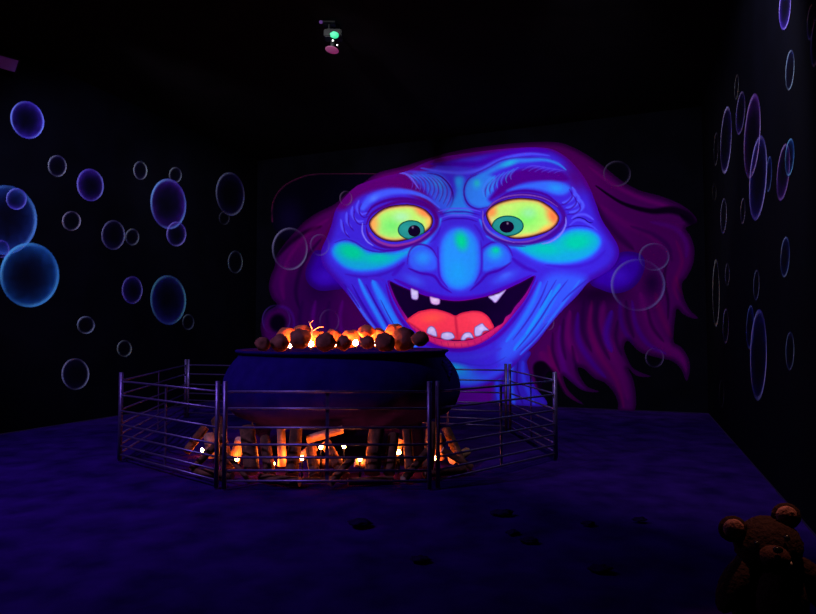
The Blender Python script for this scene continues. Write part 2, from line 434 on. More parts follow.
# --- ears
for e, lobe in (([(318, 250), (309, 262), (305.5, 274), (309, 284), (319, 290.5), (333, 290), (345, 286), (345, 262)], (325, 276)),
                ([(602, 262), (622, 252), (640, 254), (645, 264), (641, 278), (631, 289), (616, 293.5), (602, 290), (590, 282)], (620, 276))):
    X, Y, q = patch(e, 1.0); c = Canvas(X, Y, (46, 0, 150)); c.edge(e, 9, (36, 0, 92), .9); c.spot(lobe[0], lobe[1], 16, 12, 0, (56, 12, 180), .8)
    c.spot(lobe[0] + (12 if lobe[0] < 400 else -8), lobe[1] - 14, 14, 12, 0, (40, 0, 100), .8)
    wall_sheet('ear', X, Y, q, c.C, .009, mural)
# --- neck
neck = [(440, 360), (470, 350), (527, 350), (527, 362), (530, 374), (536, 388), (546, 405.5), (500, 404), (440, 401)]
X, Y, q = patch(neck, 1.0); c = Canvas(X, Y, (44, 24, 165))
for pts, w, col in [([(523, 362), (524, 380), (534, 404)], 4, (42, 50, 205)), ([(512, 362), (510, 380), (514, 404)], 5, (40, 84, 225)), ([(500, 366), (497, 385), (500, 404)], 4, (36, 60, 215)), ([(530, 380), (538, 402)], 2.5, (40, 24, 170)),
                    ([(518, 362), (517, 385), (523, 404)], 1.5, (40, 0, 110)), ([(505, 364), (503, 384), (506, 404)], 1.5, (40, 0, 110)), ([(493, 372), (488, 390), (490, 404)], 4, (56, 6, 120))]:
    c.stroke(pts, w, col, .9, 1.0, .5)
c.shape([(455, 391), (470, 386), (492, 382), (489, 405), (455, 404)], (82, 0, 118), .9, 4)
c.edge(neck, 3, (36, 0, 100), .5)
wall_sheet('neck', X, Y, q, c.C, .009, mural)
# --- face
face = [(352, 190), (364, 183), (384, 177), (408, 171), (425, 163), (442, 157.5), (470, 153), (510, 148.5), (545, 148), (563, 155), (577, 168), (588, 184), (596, 204), (602, 220), (611, 234), (618, 246), (618.5, 257), (612, 268), (600, 276),
        (588, 283), (577, 296), (562, 311), (550, 325), (538, 341), (525, 354), (512, 368), (497, 380), (478, 387), (455, 391), (438, 386), (420, 378), (400, 362), (388, 348), (376, 331), (366, 320), (357, 307), (349, 296), (339, 284), (327, 271), (321.5, 260), (322, 249), (327, 238), (332, 224), (337, 208)]
X, Y, q = patch(face, .72)
c = Canvas(X, Y, (58, 34, 206))
P_D = (58, 0, 150); P_V = (60, 14, 185); P_B = (56, 66, 232); P_A = (36, 122, 250); P_Z = (32, 145, 232); P_C = (22, 172, 212)
c.edge(face, 9, (58, 0, 140), .8)
c.spot(460, 170, 60, 14, -6, (62, 44, 214), .7); c.spot(415, 272, 40, 16, 15, (60, 44, 214), .6); c.spot(515, 272, 40, 16, -20, (60, 44, 214), .6)
# forehead: hair-coloured top fading to violet
c.stroke([(345, 190), (380, 181), (415, 172), (440, 160), (480, 151), (520, 146), (552, 146), (576, 160), (592, 184)], [10, 12, 9, 6, 6, 6, 7, 10, 10], (84, 0, 120), .95, .8)
c.spot(575, 178, 14, 26, -35, (76, 0, 110), .8)
c.stroke([(430, 164), (455, 164), (478, 164), (500, 156), (530, 150), (550, 152)], 6, (64, 0, 170), .9, 1)
c.stroke([(420, 168), (440, 171.5), (462, 173), (480, 170), (496, 162), (512, 156.5), (532, 154), (550, 156)], 3.2, (72, 70, 238), .95, .9)
c.stroke([(396, 173), (412, 172), (430, 173)], 2.5, (70, 60, 225), .8, .9)
c.stroke([(470, 176), (488, 168), (504, 160), (530, 157.5), (554, 160)], 1.4, (56, 4, 150), .8, .9)
# left brow region
c.shape([(334, 205), (348, 188), (380, 179), (410, 174), (420, 186), (434, 204), (442, 214), (425, 204), (402, 190), (380, 189), (360, 197), (345, 210)], (82, 0, 106), 1.0, 4)
c.shape([(410, 176), (424, 172), (440, 174), (448, 182), (453, 195), (450, 206), (444, 211), (436, 205), (430, 194), (420, 184)], (48, 82, 226), .95, 3)
c.spot(438, 184, 14, 8, 35, (40, 138, 230), .8)
c.spot(445, 198, 7, 12, -10, (44, 104, 234), .7)
for k in range(10):
    x0 = 404 + 4.4 * k; y0 = 173.5 + .05 * k * k; ln = 15 + 1.3 * k
    c.stroke([(x0, y0), (x0 + 6.5, y0 + .28 * ln), (x0 + 9 - .2 * k, y0 + .62 * ln), (x0 + 8 - .5 * k, y0 + ln)], [.5, 1.7, 1.5, .5], [(96, 80, 236), (58, 122, 240), (74, 96, 240)][k % 3], .62, 1)
    c.stroke([(x0 + 2.2, y0 + 3), (x0 + 7.5, y0 + .42 * ln), (x0 + 9.4 - .2 * k, y0 + .75 * ln), (x0 + 8 - .5 * k, y0 + 1.08 * ln)], [.5, 1.2, 1.3, .5], (72, 0, 120), .6, 1)
c.stroke([(396, 172.5), (406, 174), (412, 179), (419, 189)], 1.8, (92, 84, 232), .9, .8)
c.stroke([(426, 173), (440, 176), (450, 186), (453.5, 198), (450, 208), (444, 213)], 1.3, (52, 0, 130), .95, .8)
# left upper lid
c.stroke([(363, 208), (371, 199), (384, 193.5), (398, 191.5), (414, 193), (428, 198.5), (440, 208)], [4.5, 6.5, 6, 4.8, 3.6, 2.6, 1], (62, 84, 240), 1, .8)
c.spot(374, 198.5, 9, 4.5, -35, (78, 118, 250), .8)
c.stroke([(366, 216), (374, 206), (390, 200), (408, 199), (424, 203), (434, 211)], 2.6, (64, 0, 128), .95, .8)
for pts in ([(359.5, 200), (357, 208), (361, 214), (367, 213)], [(353, 206), (352, 214), (357, 221), (364, 221)], [(347, 212), (347, 221), (352, 228)], [(341, 219), (343, 229), (348, 235)]):
    c.stroke(pts, 2.3, (78, 74, 240), .95, .8)
    c.stroke([(x + 2.2, y + 3.2) for x, y in pts], 1.1, (52, 0, 140), .8, .8)
# bridge
c.shape([(455, 178), (464, 178), (464, 192), (466, 203), (472, 214), (446, 214), (452, 203), (456, 192)], (38, 124, 232), .95, 3.5)
c.spot(459, 182, 5, 8, 0, (34, 150, 232), .6)
# right brow region
c.shape([(476, 176), (484, 174), (496, 178), (494, 190), (488, 199), (492, 205), (480, 208), (470, 204), (465, 194), (467, 182)], (42, 120, 232), .95, 3)
c.spot(477, 184, 8, 9, 20, (34, 160, 216), .8); c.spot(477, 183, 4, 5, 0, (30, 190, 170), .5)
c.stroke([(479, 174), (470, 178), (465, 186), (464.5, 196), (469, 205), (478, 209), (488, 207)], 1.3, (54, 0, 140), .95, .8)
c.stroke([(478, 177.5), (490, 171.5), (502, 165.5), (514, 161.5), (528, 160.5), (545, 160), (558, 164), (566, 170)], [3, 5.5, 6, 5, 4, 3.2, 2.6, 1], (42, 122, 232), .9, 1)
c.spot(509, 163.5, 14, 5, -18, (28, 176, 216), .8)
c.shape([(490, 200), (498, 188), (508, 176), (520, 170), (534, 168), (548, 171), (562, 172), (569, 180), (556, 182), (536, 181), (520, 184), (504, 193)], (70, 0, 132), 1, 2.5)
for k in range(7):
    x0 = 485 + 4.6 * k; y0 = 177 - 1.6 * k; ln = 20 - 1.2 * k
    c.stroke([(x0 + 6, y0), (x0 + 1, y0 + .3 * ln), (x0 - 2, y0 + .65 * ln), (x0 - 1, y0 + ln)], [.5, 1.5, 1.3, .4], [(70, 120, 240), (46, 150, 232)][k % 2], .6, 1)
    c.stroke([(x0 + 8, y0 + 2), (x0 + 3.4, y0 + .36 * ln), (x0 + .4, y0 + .7 * ln), (x0 + 1, y0 + ln)], [.5, 1.2, 1.2, .4], (66, 0, 142), .7, .9)
for k in range(6):
    c.stroke([(522 + 6.4 * k, 171 + .5 * k), (530 + 6.2 * k, 166.5 + .8 * k), (540 + 5 * k, 166 + 1.0 * k)], [.4, 1.1, .5], (84, 74, 230), .6, .9)
# right upper lid
c.shape([(507, 191), (520, 185.5), (538, 182), (552, 181), (564, 183.5), (570.5, 188), (566, 194), (556, 195), (540, 190), (524, 188.5)], (50, 100, 240), 1, 2.4)
c.spot(556, 188, 14, 6.5, 8, (36, 140, 236), .95)
c.stroke([(496, 201), (510, 193), (528, 191), (546, 195), (558, 204)], 2.2, (64, 0, 140), .9, .8)
for pts in ([(572, 187), (575, 194), (569, 201), (562, 203)], [(576, 193), (579, 200), (574, 206), (566, 208)], [(580, 199), (583, 206), (578, 211), (569, 212.5)]):
    c.stroke(pts, 3.0, (74, 78, 240), .95, .7)
    c.stroke([(x - 2.6, y + 2.4) for x, y in pts], 1.2, (52, 0, 140), .8, .8)
c.stroke([(571, 219), (578, 215), (586, 215), (594, 220)], 2.4, (80, 76, 240), .9, .9)
c.stroke([(569, 226), (576, 220.5), (583, 221), (590, 225), (598, 231)], 2.4, (72, 66, 232), .9, .9)
c.stroke([(572, 220), (578, 217.6), (584, 219), (589, 222.5), (593, 222.5)], .9, (26, 0, 110), .95, .7)
# nose root wrinkles
for k in range(4):
    c.stroke([(441 - k, 222 - 3.4 * k), (450, 219 - 3.4 * k), (459, 218.5 - 3.3 * k), (468, 219 - 3.4 * k), (478 + k, 222 - 3.4 * k)], 1.5, (84, 74, 238) if k % 2 else (52, 4, 160), .9, .9)
# cheeks
cheekL = [(332, 252), (335, 245), (342, 242), (351, 243), (360, 247.5), (370, 252), (382, 254), (394, 252.5), (406, 248), (418, 243), (430, 238), (427, 244), (416, 250), (404, 258), (392, 265.5), (378, 270), (360, 271.5), (346, 268), (336, 260)]
c.shape(cheekL, P_B, .9, 4, -2); c.shape(cheekL, (34, 122, 246), .95, 2.6); c.shape(cheekL, (16, 164, 206), .95, 3.0, 2.2)
c.spot(352, 252, 20, 12, 18, (2, 198, 146), 1, .8); c.spot(378, 258, 24, 9, -4, (4, 192, 170), .9, .9)
c.stroke([(334, 243), (345, 239.5), (355, 242), (366, 249), (380, 252), (396, 250), (408, 246)], 1.3, (48, 20, 170), .9, .8)
cheekR = [(494, 235), (506, 241), (522, 243.5), (540, 243.5), (552, 240.5), (562, 233.5), (572, 229), (582, 228.5), (592, 230.5), (599, 236), (601, 243), (597, 251), (588, 258), (574, 262.5), (556, 264), (540, 261.5), (526, 255), (514, 247.5)]
c.shape(cheekR, P_B, .9, 4, -2); c.shape(cheekR, (36, 122, 246), .95, 2.6); c.shape(cheekR, (16, 164, 206), .95, 3.0, 2.2)
c.spot(577, 242, 24, 13, -8, (2, 194, 158), 1, .8); c.spot(546, 249, 28, 10, 4, (4, 190, 172), .92, .9)
c.stroke([(536, 241.5), (550, 238.5), (560, 231.5), (570, 226.5), (584, 226), (594, 228.5)], 1.3, (46, 16, 168), .9, .8)
c.stroke([(545, 265), (570, 267), (592, 262), (606, 250)], 3, (54, 20, 190), .7, 1)
c.stroke([(345, 274), (366, 277), (386, 273), (404, 264)], 3, (56, 14, 175), .8, 1)
# nose
c.spot(460, 256, 32, 42, 0, (56, 26, 190), .7, .7)
c.stroke([(404, 250), (418, 243.5), (430, 236), (438, 226), (441, 219)], [4, 5, 4.5, 3.5, 2], (42, 112, 240), .9, 1)
c.stroke([(512, 246), (498, 238), (486, 230), (480, 220)], [5, 4.5, 3.5, 2], (42, 112, 240), .9, 1)
nosetip = [(438.5, 252), (441, 239), (449, 229), (460, 226), (471, 229), (479, 239), (481.5, 253), (481, 269), (476, 283), (464, 291), (451, 290), (442, 281), (438.5, 267)]
c.shape(nosetip, (54, 70, 230), .95, 4); c.shape(nosetip, (44, 104, 240), 1, 2.5, 2); c.shape(nosetip, (34, 138, 236), 1, 3.5, 5); c.spot(458, 272, 16, 20, 0, (26, 152, 230), .85)
c.spot(461.5, 241, 10, 15, -14, (2, 204, 140), 1, .9)
nl = [(409, 262), (411, 252), (417, 247), (424, 246.5), (432, 251), (437, 260), (436, 269), (427, 271), (415, 270)]
c.shape(nl, (50, 84, 236), 1, 2.5); c.spot(423, 258, 14, 12, 0, (38, 140, 240), .95)
nr = [(482, 258), (485, 250), (492, 244.5), (500, 244), (507, 249), (511, 257), (508, 265), (496, 268), (484, 271)]
c.shape(nr, (46, 92, 238), 1, 2.5); c.spot(495, 255, 15, 12, 0, (34, 146, 236), .95); c.spot(495, 252, 11, 9, 0, (20, 176, 204), .9); c.spot(496, 250, 6, 5, 0, (2, 204, 148), .9)
c.stroke([(407.5, 264), (409.5, 252), (416, 245.5), (425, 245), (433, 250), (438, 259)], 1.5, (60, 6, 160), .95, .8)
c.stroke([(438, 246), (438.5, 262), (440, 277), (448, 288)], 2.0, (62, 10, 176), .8, .9)
c.stroke([(481, 250), (484, 247), (492, 242.5), (501, 242.5), (509, 248), (513, 257)], 1.5, (60, 6, 165), .95, .8)
c.stroke([(481, 240), (482, 256), (481, 272), (474, 285)], 2.0, (60, 14, 184), .8, .9)
c.stroke([(408, 268), (420, 273), (434, 276), (442, 286), (452, 293)], 2.5, (60, 0, 160), .9, .9)
c.stroke([(512, 262), (500, 270), (488, 274), (480, 282), (470, 291)], 2.5, (58, 0, 156), .9, .9)
c.stroke([(512, 258), (518, 263), (526, 268), (537, 272)], 4, (58, 6, 170), .8, 1)
c.stroke([(405, 262), (398, 270), (392, 276)], 4, (58, 6, 172), .7, 1)
c.stroke([(430, 243), (437, 236), (441, 226)], 2, (52, 10, 170), .6, 1); c.stroke([(484, 241), (480, 232), (474, 224)], 2, (52, 10, 170), .6, 1)
c.stroke([(486, 236), (494, 240), (504, 244)], 2.4, (36, 120, 240), .7, 1)
# upper lip
c.stroke([(394, 279), (412, 287.5), (432, 295.5), (456, 299.5), (482, 296.5), (504, 288.5), (532, 275)], 4.5, (72, 0, 168), .9, .9)
c.spot(414, 280, 18, 8, 22, (60, 76, 230), .95); c.spot(505, 277, 22, 8, -24, (58, 82, 232), .95)
c.spot(506, 275, 9, 3.5, -24, (64, 96, 236), .7)
# eye surrounds
c.stroke([(366, 226), (370, 238), (382, 246), (398, 247), (416, 243), (430, 234), (437, 224), (434, 212), (424, 205), (404, 201.5), (386, 206), (372, 214), (366, 226)], 3.6, (72, 0, 120), .95, .8)
c.stroke([(370, 233), (378, 241), (392, 245.5), (408, 243.5), (420, 239), (430, 232)], [1, 2, 2.2, 1.8, 1.3, .8], (138, 48, 150), .95, .8)
c.stroke([(363, 223), (362.5, 232), (367, 241), (374, 246)], 1.3, (120, 110, 240), .95, .8)
c.stroke([(372, 247), (384, 250.5), (400, 249.5), (414, 244.5)], 1.6, (66, 0, 150), .85, .8)
c.stroke([(483, 218), (485, 230), (497, 239), (515, 243.5), (536, 241.5), (554, 233), (564, 220), (560, 208), (548, 200), (528, 195), (508, 197), (492, 205), (483, 218)], 3.8, (64, 6, 136), .95, .8)
c.stroke([(486, 212), (494, 202.5), (508, 196.5), (526, 195), (544, 198.5), (558, 207)], 1.0, (124, 72, 178), .9, .8)
c.stroke([(483, 211), (483.5, 222), (490, 232), (502, 239), (516, 243)], 1.2, (120, 84, 190), .9, .8)
c.stroke([(512, 242), (528, 241.5), (544, 236), (558, 226)], 1.6, (110, 60, 176), .9, .8)
c.stroke([(566, 217), (565.5, 226), (560, 235), (551, 241.5), (542, 244)], 1.4, (126, 118, 232), .95, .8)
c.stroke([(494, 240), (508, 245), (526, 247)], 1.4, (50, 24, 160), .7, .8)
# left jaw folds
for pts, w, col in [([(347, 288), (356, 302), (366, 317), (378, 332)], 3.0, (62, 96, 242)), ([(359, 279), (366, 294), (376, 312), (386, 330), (394, 345)], 4.4, (42, 124, 250)),
                    ([(373, 281), (381, 297), (391, 315), (402, 332), (416, 347)], 8, (38, 128, 250)), ([(368, 278), (380, 279), (386, 282)], 3, (64, 30, 200))]:
    c.stroke(pts, w, col, .95, .9, .75)
for pts, w in [([(352, 284), (361, 301), (372, 319), (384, 336)], 1.8), ([(366, 284), (374, 300), (383, 316), (392, 332), (398, 344)], 1.6), ([(344, 284), (352, 296), (360, 308)], 1.6), ([(381, 300), (388, 314), (396, 328)], .8)]:
    c.stroke(pts, w, (46, 6, 158), .9, .9)
c.stroke([(386, 283), (392, 303), (402, 321), (416, 336), (432, 345), (456, 350), (478, 347), (498, 336), (514, 319), (530, 296), (538, 280)], 3.6, (74, 0, 160), .9, .8)
# right jaw folds
c.shape([(548, 276), (572, 274), (586, 280), (574, 295), (558, 312), (545, 327), (530, 344), (514, 358), (500, 362), (500, 345), (516, 326), (530, 304)], (50, 88, 238), .9, 7)
for pts, w, col in [([(560, 284), (548, 306), (532, 330), (514, 350)], 6, (30, 132, 250)), ([(541, 282), (533, 302), (520, 324), (506, 342)], 4.5, (40, 112, 248)), ([(580, 280), (568, 297), (552, 318), (536, 338), (520, 355)], 2.6, (44, 112, 250)),
                    ([(552, 290), (540, 312), (526, 334)], 3, (28, 142, 250))]:
    c.stroke(pts, w, col, .9, 1, .8)
for pts, w in [([(568, 280), (553, 299), (541, 318), (528, 336), (516, 350)], 1.7), ([(548, 281), (540, 300), (528, 320), (513, 340)], 1.5), ([(588, 279), (572, 292), (562, 302)], 1.4), ([(557, 279), (547, 296), (540, 308)], 1.1), ([(534, 286), (524, 306), (512, 324)], 1.3), ([(548, 322), (534, 339), (520, 352)], 1.3)]:
    c.stroke(pts, w, (48, 16, 172), .85, .9)
# chin
c.stroke([(420, 352), (448, 358), (480, 356), (502, 348)], 5, (58, 44, 206), .9, 1)
c.stroke([(446, 378), (470, 382), (494, 374), (512, 362)], 8, (48, 72, 228), .8, 1)
c.spot(460, 374, 32, 14, 8, (34, 130, 228), .95); c.spot(452, 368, 22, 9, 6, (24, 170, 208), .95)
c.stroke([(440, 361), (456, 361.5), (474, 365), (490, 365), (506, 357)], 1.5, (50, 30, 190), .7, .9)
c.stroke([(455, 391), (478, 387), (497, 380), (512, 367)], 3, (58, 10, 160), .7, 1)
wall_sheet('face', X, Y, q, c.C, .012, mural)
# --- eyes
def ell(cx, cy, rx, ry, n=28, rot=0):
    c_, s_ = math.cos(R(rot)), math.sin(R(rot)); o = []
    for k in range(n):
        a = 2 * math.pi * k / n; x, y = rx * math.cos(a), ry * math.sin(a); o.append((cx + x * c_ - y * s_, cy + x * s_ + y * c_))
    return o
eyeL = [(369, 223), (373, 216.5), (381.6, 209.6), (391, 206), (404, 204.4), (415, 205.2), (424.7, 209), (431.6, 215.5), (433.3, 221), (431.6, 227), (426.7, 232), (419, 236), (409, 239.7), (397, 242), (386.5, 241), (377.6, 237), (371, 230)]
eyeR = [(486, 215.5), (488.5, 209), (496, 203.6), (505.6, 200), (517, 198), (528, 198.2), (539, 200), (548.5, 205), (556, 211.6), (559.5, 218), (557, 225), (550, 231), (539, 235.4), (526.5, 238.4), (515, 239.2), (507, 237), (497, 232), (490, 225)]
for E, left in ((eyeL, True), (eyeR, False)):
    X, Y, q = patch(E, .5); c = Canvas(X, Y, (186, 240, 112))
    if left:
        c.spot(392, 226, 22, 18, 0, (116, 236, 112), .95); c.spot(402, 217, 14, 9, 0, (166, 240, 176), .9)
        c.spot(373, 224, 11, 16, 0, (250, 170, 84), .95); c.spot(425, 212, 17, 9, 28, (255, 138, 72), 1, .9); c.spot(384, 240, 26, 5, 10, (236, 226, 110), .8); c.spot(429, 222, 7, 9, 0, (244, 214, 92), .9)
        c.spot(392, 206, 20, 4, -8, (232, 208, 120), .7)
    else:
        c.spot(527, 219, 24, 18, 0, (122, 242, 104), .9); c.spot(529, 213, 12, 9, 0, (146, 236, 160), .9)
        c.spot(554, 216, 11, 17, -25, (255, 118, 62), 1, .95); c.spot(546, 229, 14, 6, -30, (246, 196, 84), .9); c.spot(491, 212, 11, 10, -40, (250, 140, 72), .95, .95); c.spot(547, 206, 9, 6, 30, (240, 150, 84), .8)
        c.spot(510, 201, 18, 4, -5, (214, 216, 108), .8); c.spot(492, 222, 6, 7, 0, (226, 226, 150), .8); c.spot(528, 236, 20, 5, -4, (214, 240, 110), .8)
    c.edge(E, 6.5, (252, 150, 84) if left else (244, 140, 76), .75); c.edge(E, 3.3, (44, 2, 36), 1.0)
    eo = wall_sheet('eye', X, Y, q, c.C, .015, mural)
    (ix, iy, irx, iry, ux, uy, urx, ury) = (411.6, 230, 13.6, 9.8, 414.6, 231, 6.2, 5.7) if left else (508, 226, 16, 10.4, 507, 227, 7.2, 5.9)
    pol = np.array(ell(ix, iy, irx, iry, 40)); L = smooth_pts(E, True)
    clipped = []
    for p in pol:                                    # keep the iris under the lower lid line
        d, _, qx, qy = seg_dist(np.array([p[0]]), np.array([p[1]]), L, True)
        ins = inside(np.array([p[0]]), np.array([p[1]]), L)[0]
        clipped.append((p[0], p[1]) if ins else (qx[0], qy[0]))
    X, Y, q = patch(clipped, .45, True); c = Canvas(X, Y, (34, 142, 138))
    c.edge(clipped, 2.0, (8, 62, 50), 1.0); c.spot(ux, uy, urx + 4.5, ury + 3.5, 0, (70, 128, 140) if left else (40, 110, 130), .8); c.spot(ix - 6, iy - 2, 7, 6, 0, (40, 160, 150), .6)
    io = wall_sheet('iris', X, Y, q, c.C, .018, eo); io.location = (0, 0, 0)
    io.data.transform(Matrix.Translation(-Vector(mural.location)))
    X, Y, q = patch(ell(ux, uy, urx, ury), .45); c = Canvas(X, Y, (14, 2, 34)); c.spot(ux - 1.5 if left else ux + .8, uy - 3.4, 1.8, 2.2, 0, (150, 130, 160), .9)
    po = wall_sheet('pupil', X, Y, q, c.C, .021, eo); po.data.transform(Matrix.Translation(-Vector(mural.location)))
# --- mouth
lips = [(388, 280.5), (398, 284.5), (410, 289.5), (430, 296.5), (455, 300.4), (480, 297.5), (500, 291.5), (520, 282.5), (535.5, 275.5), (531, 289), (524.5, 301), (515, 313), (508, 321.5), (500, 330), (488, 339.5), (474.5, 346), (457, 348.6), (440, 346), (426, 340), (415.5, 332), (407.5, 323.5), (401, 313), (395, 302), (391, 293)]
X, Y, q = patch(lips, .7); c = Canvas(X, Y, (206, 30, 104)); c.edge(lips, 2.4, (120, 0, 130), .85)
_i = np.arange(len(X)); c._mix(_i, .92 * (1 - sst(306, 330, Y)) * np.where(X < 460, 1, .75), (96, 0, 138)); c._mix(_i, .95 * (1 - sst(281, 296, Y + .11 * abs(X - 458) - 6)), (70, 0, 150))
c.spot(456, 344, 24, 4, 0, (232, 66, 100), .8)
for k in range(16):
    t = k / 15; x = 408 + 100 * t; yb = 338 + 10 * (1 - (2 * t - 1) ** 2) - 12 * abs(2 * t - 1) ** 2
    c.stroke([(x, yb - 5), (x + 1, yb)], .7, (150, 10, 90), .6, .9)
wall_sheet('lips', X, Y, q, c.C, .015, mural)
mouth = [(390, 282), (398, 285), (410, 290), (430, 297), (455, 301), (480, 298), (500, 292), (520, 283), (534, 276.5), (528, 290), (521, 300), (515, 307), (511, 313.5), (506, 317), (503, 323), (497, 326.5), (490, 331), (480, 336.5), (470, 340), (456, 341), (444, 339.5), (432, 337), (422, 332), (413, 325), (406, 315.5), (399, 304.5), (394, 294)]
X, Y, q = patch(mouth, .7); c = Canvas(X, Y, (18, 0, 42)); c.spot(460, 306, 60, 14, 0, (10, 0, 28), .8); c.edge(mouth, 1.8, (70, 0, 80), .6)
wall_sheet('mouth_cavity', X, Y, q, c.C, .017, mural)
tongue = [(406.5, 321), (411, 316.5), (418, 312), (426, 309.8), (434, 309), (443, 310.8), (450, 313.2), (455.6, 315.6), (460, 313.6), (466, 311.8), (474.5, 310.8), (482, 312), (488, 316), (492, 322), (494, 328), (487, 332), (476, 338), (462, 340), (446, 339), (432, 336.5), (421, 331), (412, 325)]
X, Y, q = patch(tongue, .6); c = Canvas(X, Y, (250, 56, 82)); c.spot(432, 318, 20, 8, -5, (255, 84, 70), .9); c.spot(476, 319, 15, 7, 10, (255, 66, 88), .9)
c.edge(tongue, 2.6, (176, 20, 66), .8); c.stroke([(455.6, 315), (456.5, 325), (458, 339)], 2.4, (196, 26, 66), .8, 1); c.spot(450, 336, 30, 5, 0, (206, 36, 66), .6)
wall_sheet('tongue', X, Y, q, c.C, .019, mural)
teeth = [([(411, 288.5), (415, 289.5), (418.7, 291.5), (418.6, 299), (415, 300), (411.6, 298)], 0), ([(430.2, 296.5), (435, 297.5), (440.2, 299), (440, 304), (435.5, 305.2), (431, 303)], 1), ([(488.5, 296.6), (497, 294), (506.5, 289.4), (502, 296), (496, 303), (492, 300.5)], 0),
         ([(427, 333), (428, 328), (432, 325.8), (436, 329), (437.6, 336.5), (432, 335.6)], 0), ([(441, 336), (442.5, 332.8), (448, 331.6), (453, 333), (455, 338), (448, 340.3), (442, 338.6)], 0),
         ([(461, 340), (462, 336), (465, 332.6), (470, 332), (473, 335), (473.6, 338.6), (468, 338), (465, 340.4)], 0), ([(475, 336), (474.6, 328), (478, 325), (482.5, 323), (485.5, 326), (489.5, 330.2), (484, 331.6), (481, 335.6)], 0)]
for T_, pk in teeth:
    X, Y, q = patch(T_, .4); c = Canvas(X, Y, (216, 176, 226) if pk else (196, 186, 238)); c.edge(T_, 1.5, (80, 40, 120), .8); c.spot(np.mean([p[0] for p in T_]), np.mean([p[1] for p in T_]) - 1, 4, 3, 0, (232, 222, 250), .6)
    wall_sheet('tooth', X, Y, q, c.C, .021, mural)

# ------------------------------------------------------------------ painted bubbles
def bubble(cx, cy, rx, ry, rot, rim, fill, ra, fa, label, wall, k, core=(10, 4, 40), th=.05):
    ns, rr = 44, [0, .2, .4, .55, .68, .78, .85, .9, .93, .96, .985, 1.0]
    X, Y, C, Al, q = [], [], [], [], []
    rim = np.array(rim, float); fill = np.array(fill, float); core = np.array(core, float)
    ph = 1.3 * k; rx_px = max(rx, 1.0); c_, s_ = math.cos(R(rot)), math.sin(R(rot))
    tw = max(th, 1.0 / max(min(ry, 30), 6))
    for r in rr:
        for j in range(ns):
            a = 2 * math.pi * j / ns; x, y = r * rx * math.cos(a), r * ry * math.sin(a)
            X.append(cx + x * c_ - y * s_); Y.append(cy + x * s_ + y * c_)
            ang = .55 + .45 * math.cos(2 * (a - .5 - .25 * math.sin(ph))) ; wob = .5 + .5 * math.sin(a * 1 + ph)
            g = math.exp(-((r - .955) / tw) ** 2) * ang * (.62 if wall == 'B' else 1) * (1 if r < .99 else .35)
            f = fa * (.07 + .93 * r ** 3.4) * (.45 + .55 * wob) * (1 if r < .97 else .6)
            n_ = .75 + .5 * noise.noise(Vector((x / 6.0, y / 6.0, k)))
            f *= n_
            alpha = min(.97, ra * g + f * (1 - g))
            colr = (rim * ra * g + (fill * (.35 + .65 * r) + core * (1 - r)) * f) / max(ra * g + f, 1e-4)
            C.append(colr); Al.append(alpha)
    for i in range(len(rr) - 1):
        for j in range(ns):
            j2 = (j + 1) % ns; q.append((i * ns + j, (i + 1) * ns + j, (i + 1) * ns + j2, i * ns + j2))
    X, Y = np.array(X), np.array(Y)
    if wall == 'L': proj = lambda u, v: on_side(u, v, CL, T3.x, T3.y); nr = T3
    elif wall == 'R': proj = lambda u, v: on_side(u, v, CR, T3.x, T3.y); nr = -T3
    else: proj = on_back; nr = N3
    lift = (.026 if wall == 'B' else .004) + .0006 * (k % 9)
    px, py, pz = proj(cx, cy)
    root = Vector((px, py, pz))
    class Q: matrix_basis = Matrix.Translation(root)
    o = wall_sheet_at('painted_bubble', X, Y, np.array(q), np.array(C), lift, root, np.array(Al), proj, nr)
    tag(o, label, 'painted bubble', {'L': 'bubbles painted on the left wall', 'R': 'bubbles painted on the right wall', 'B': 'bubbles painted around the witch'}[wall])
def wall_sheet_at(name, X, Y, quad, colour, lift, root, alpha, proj, nr):
    class Q:
        matrix_basis = Matrix.Translation(root)
    o = None
    px, py, pz = proj(X, Y)
    co = np.stack([px + nr.x * lift - root.x, py + nr.y * lift - root.y, pz - root.z], 1)
    me = bpy.data.meshes.new(name)
    me.from_pydata(co.tolist(), [], quad.tolist()); me.update()
    ca = me.color_attributes.new('pigment', 'FLOAT_COLOR', 'POINT')
    c4 = np.ones((len(co), 4)); c4[:, :3] = lin(np.clip(colour, 0, 255)); c4[:, 3] = alpha
    ca.data.foreach_set('color', c4.ravel().astype(np.float32))
    return link(name, me, M_bub, None, root)

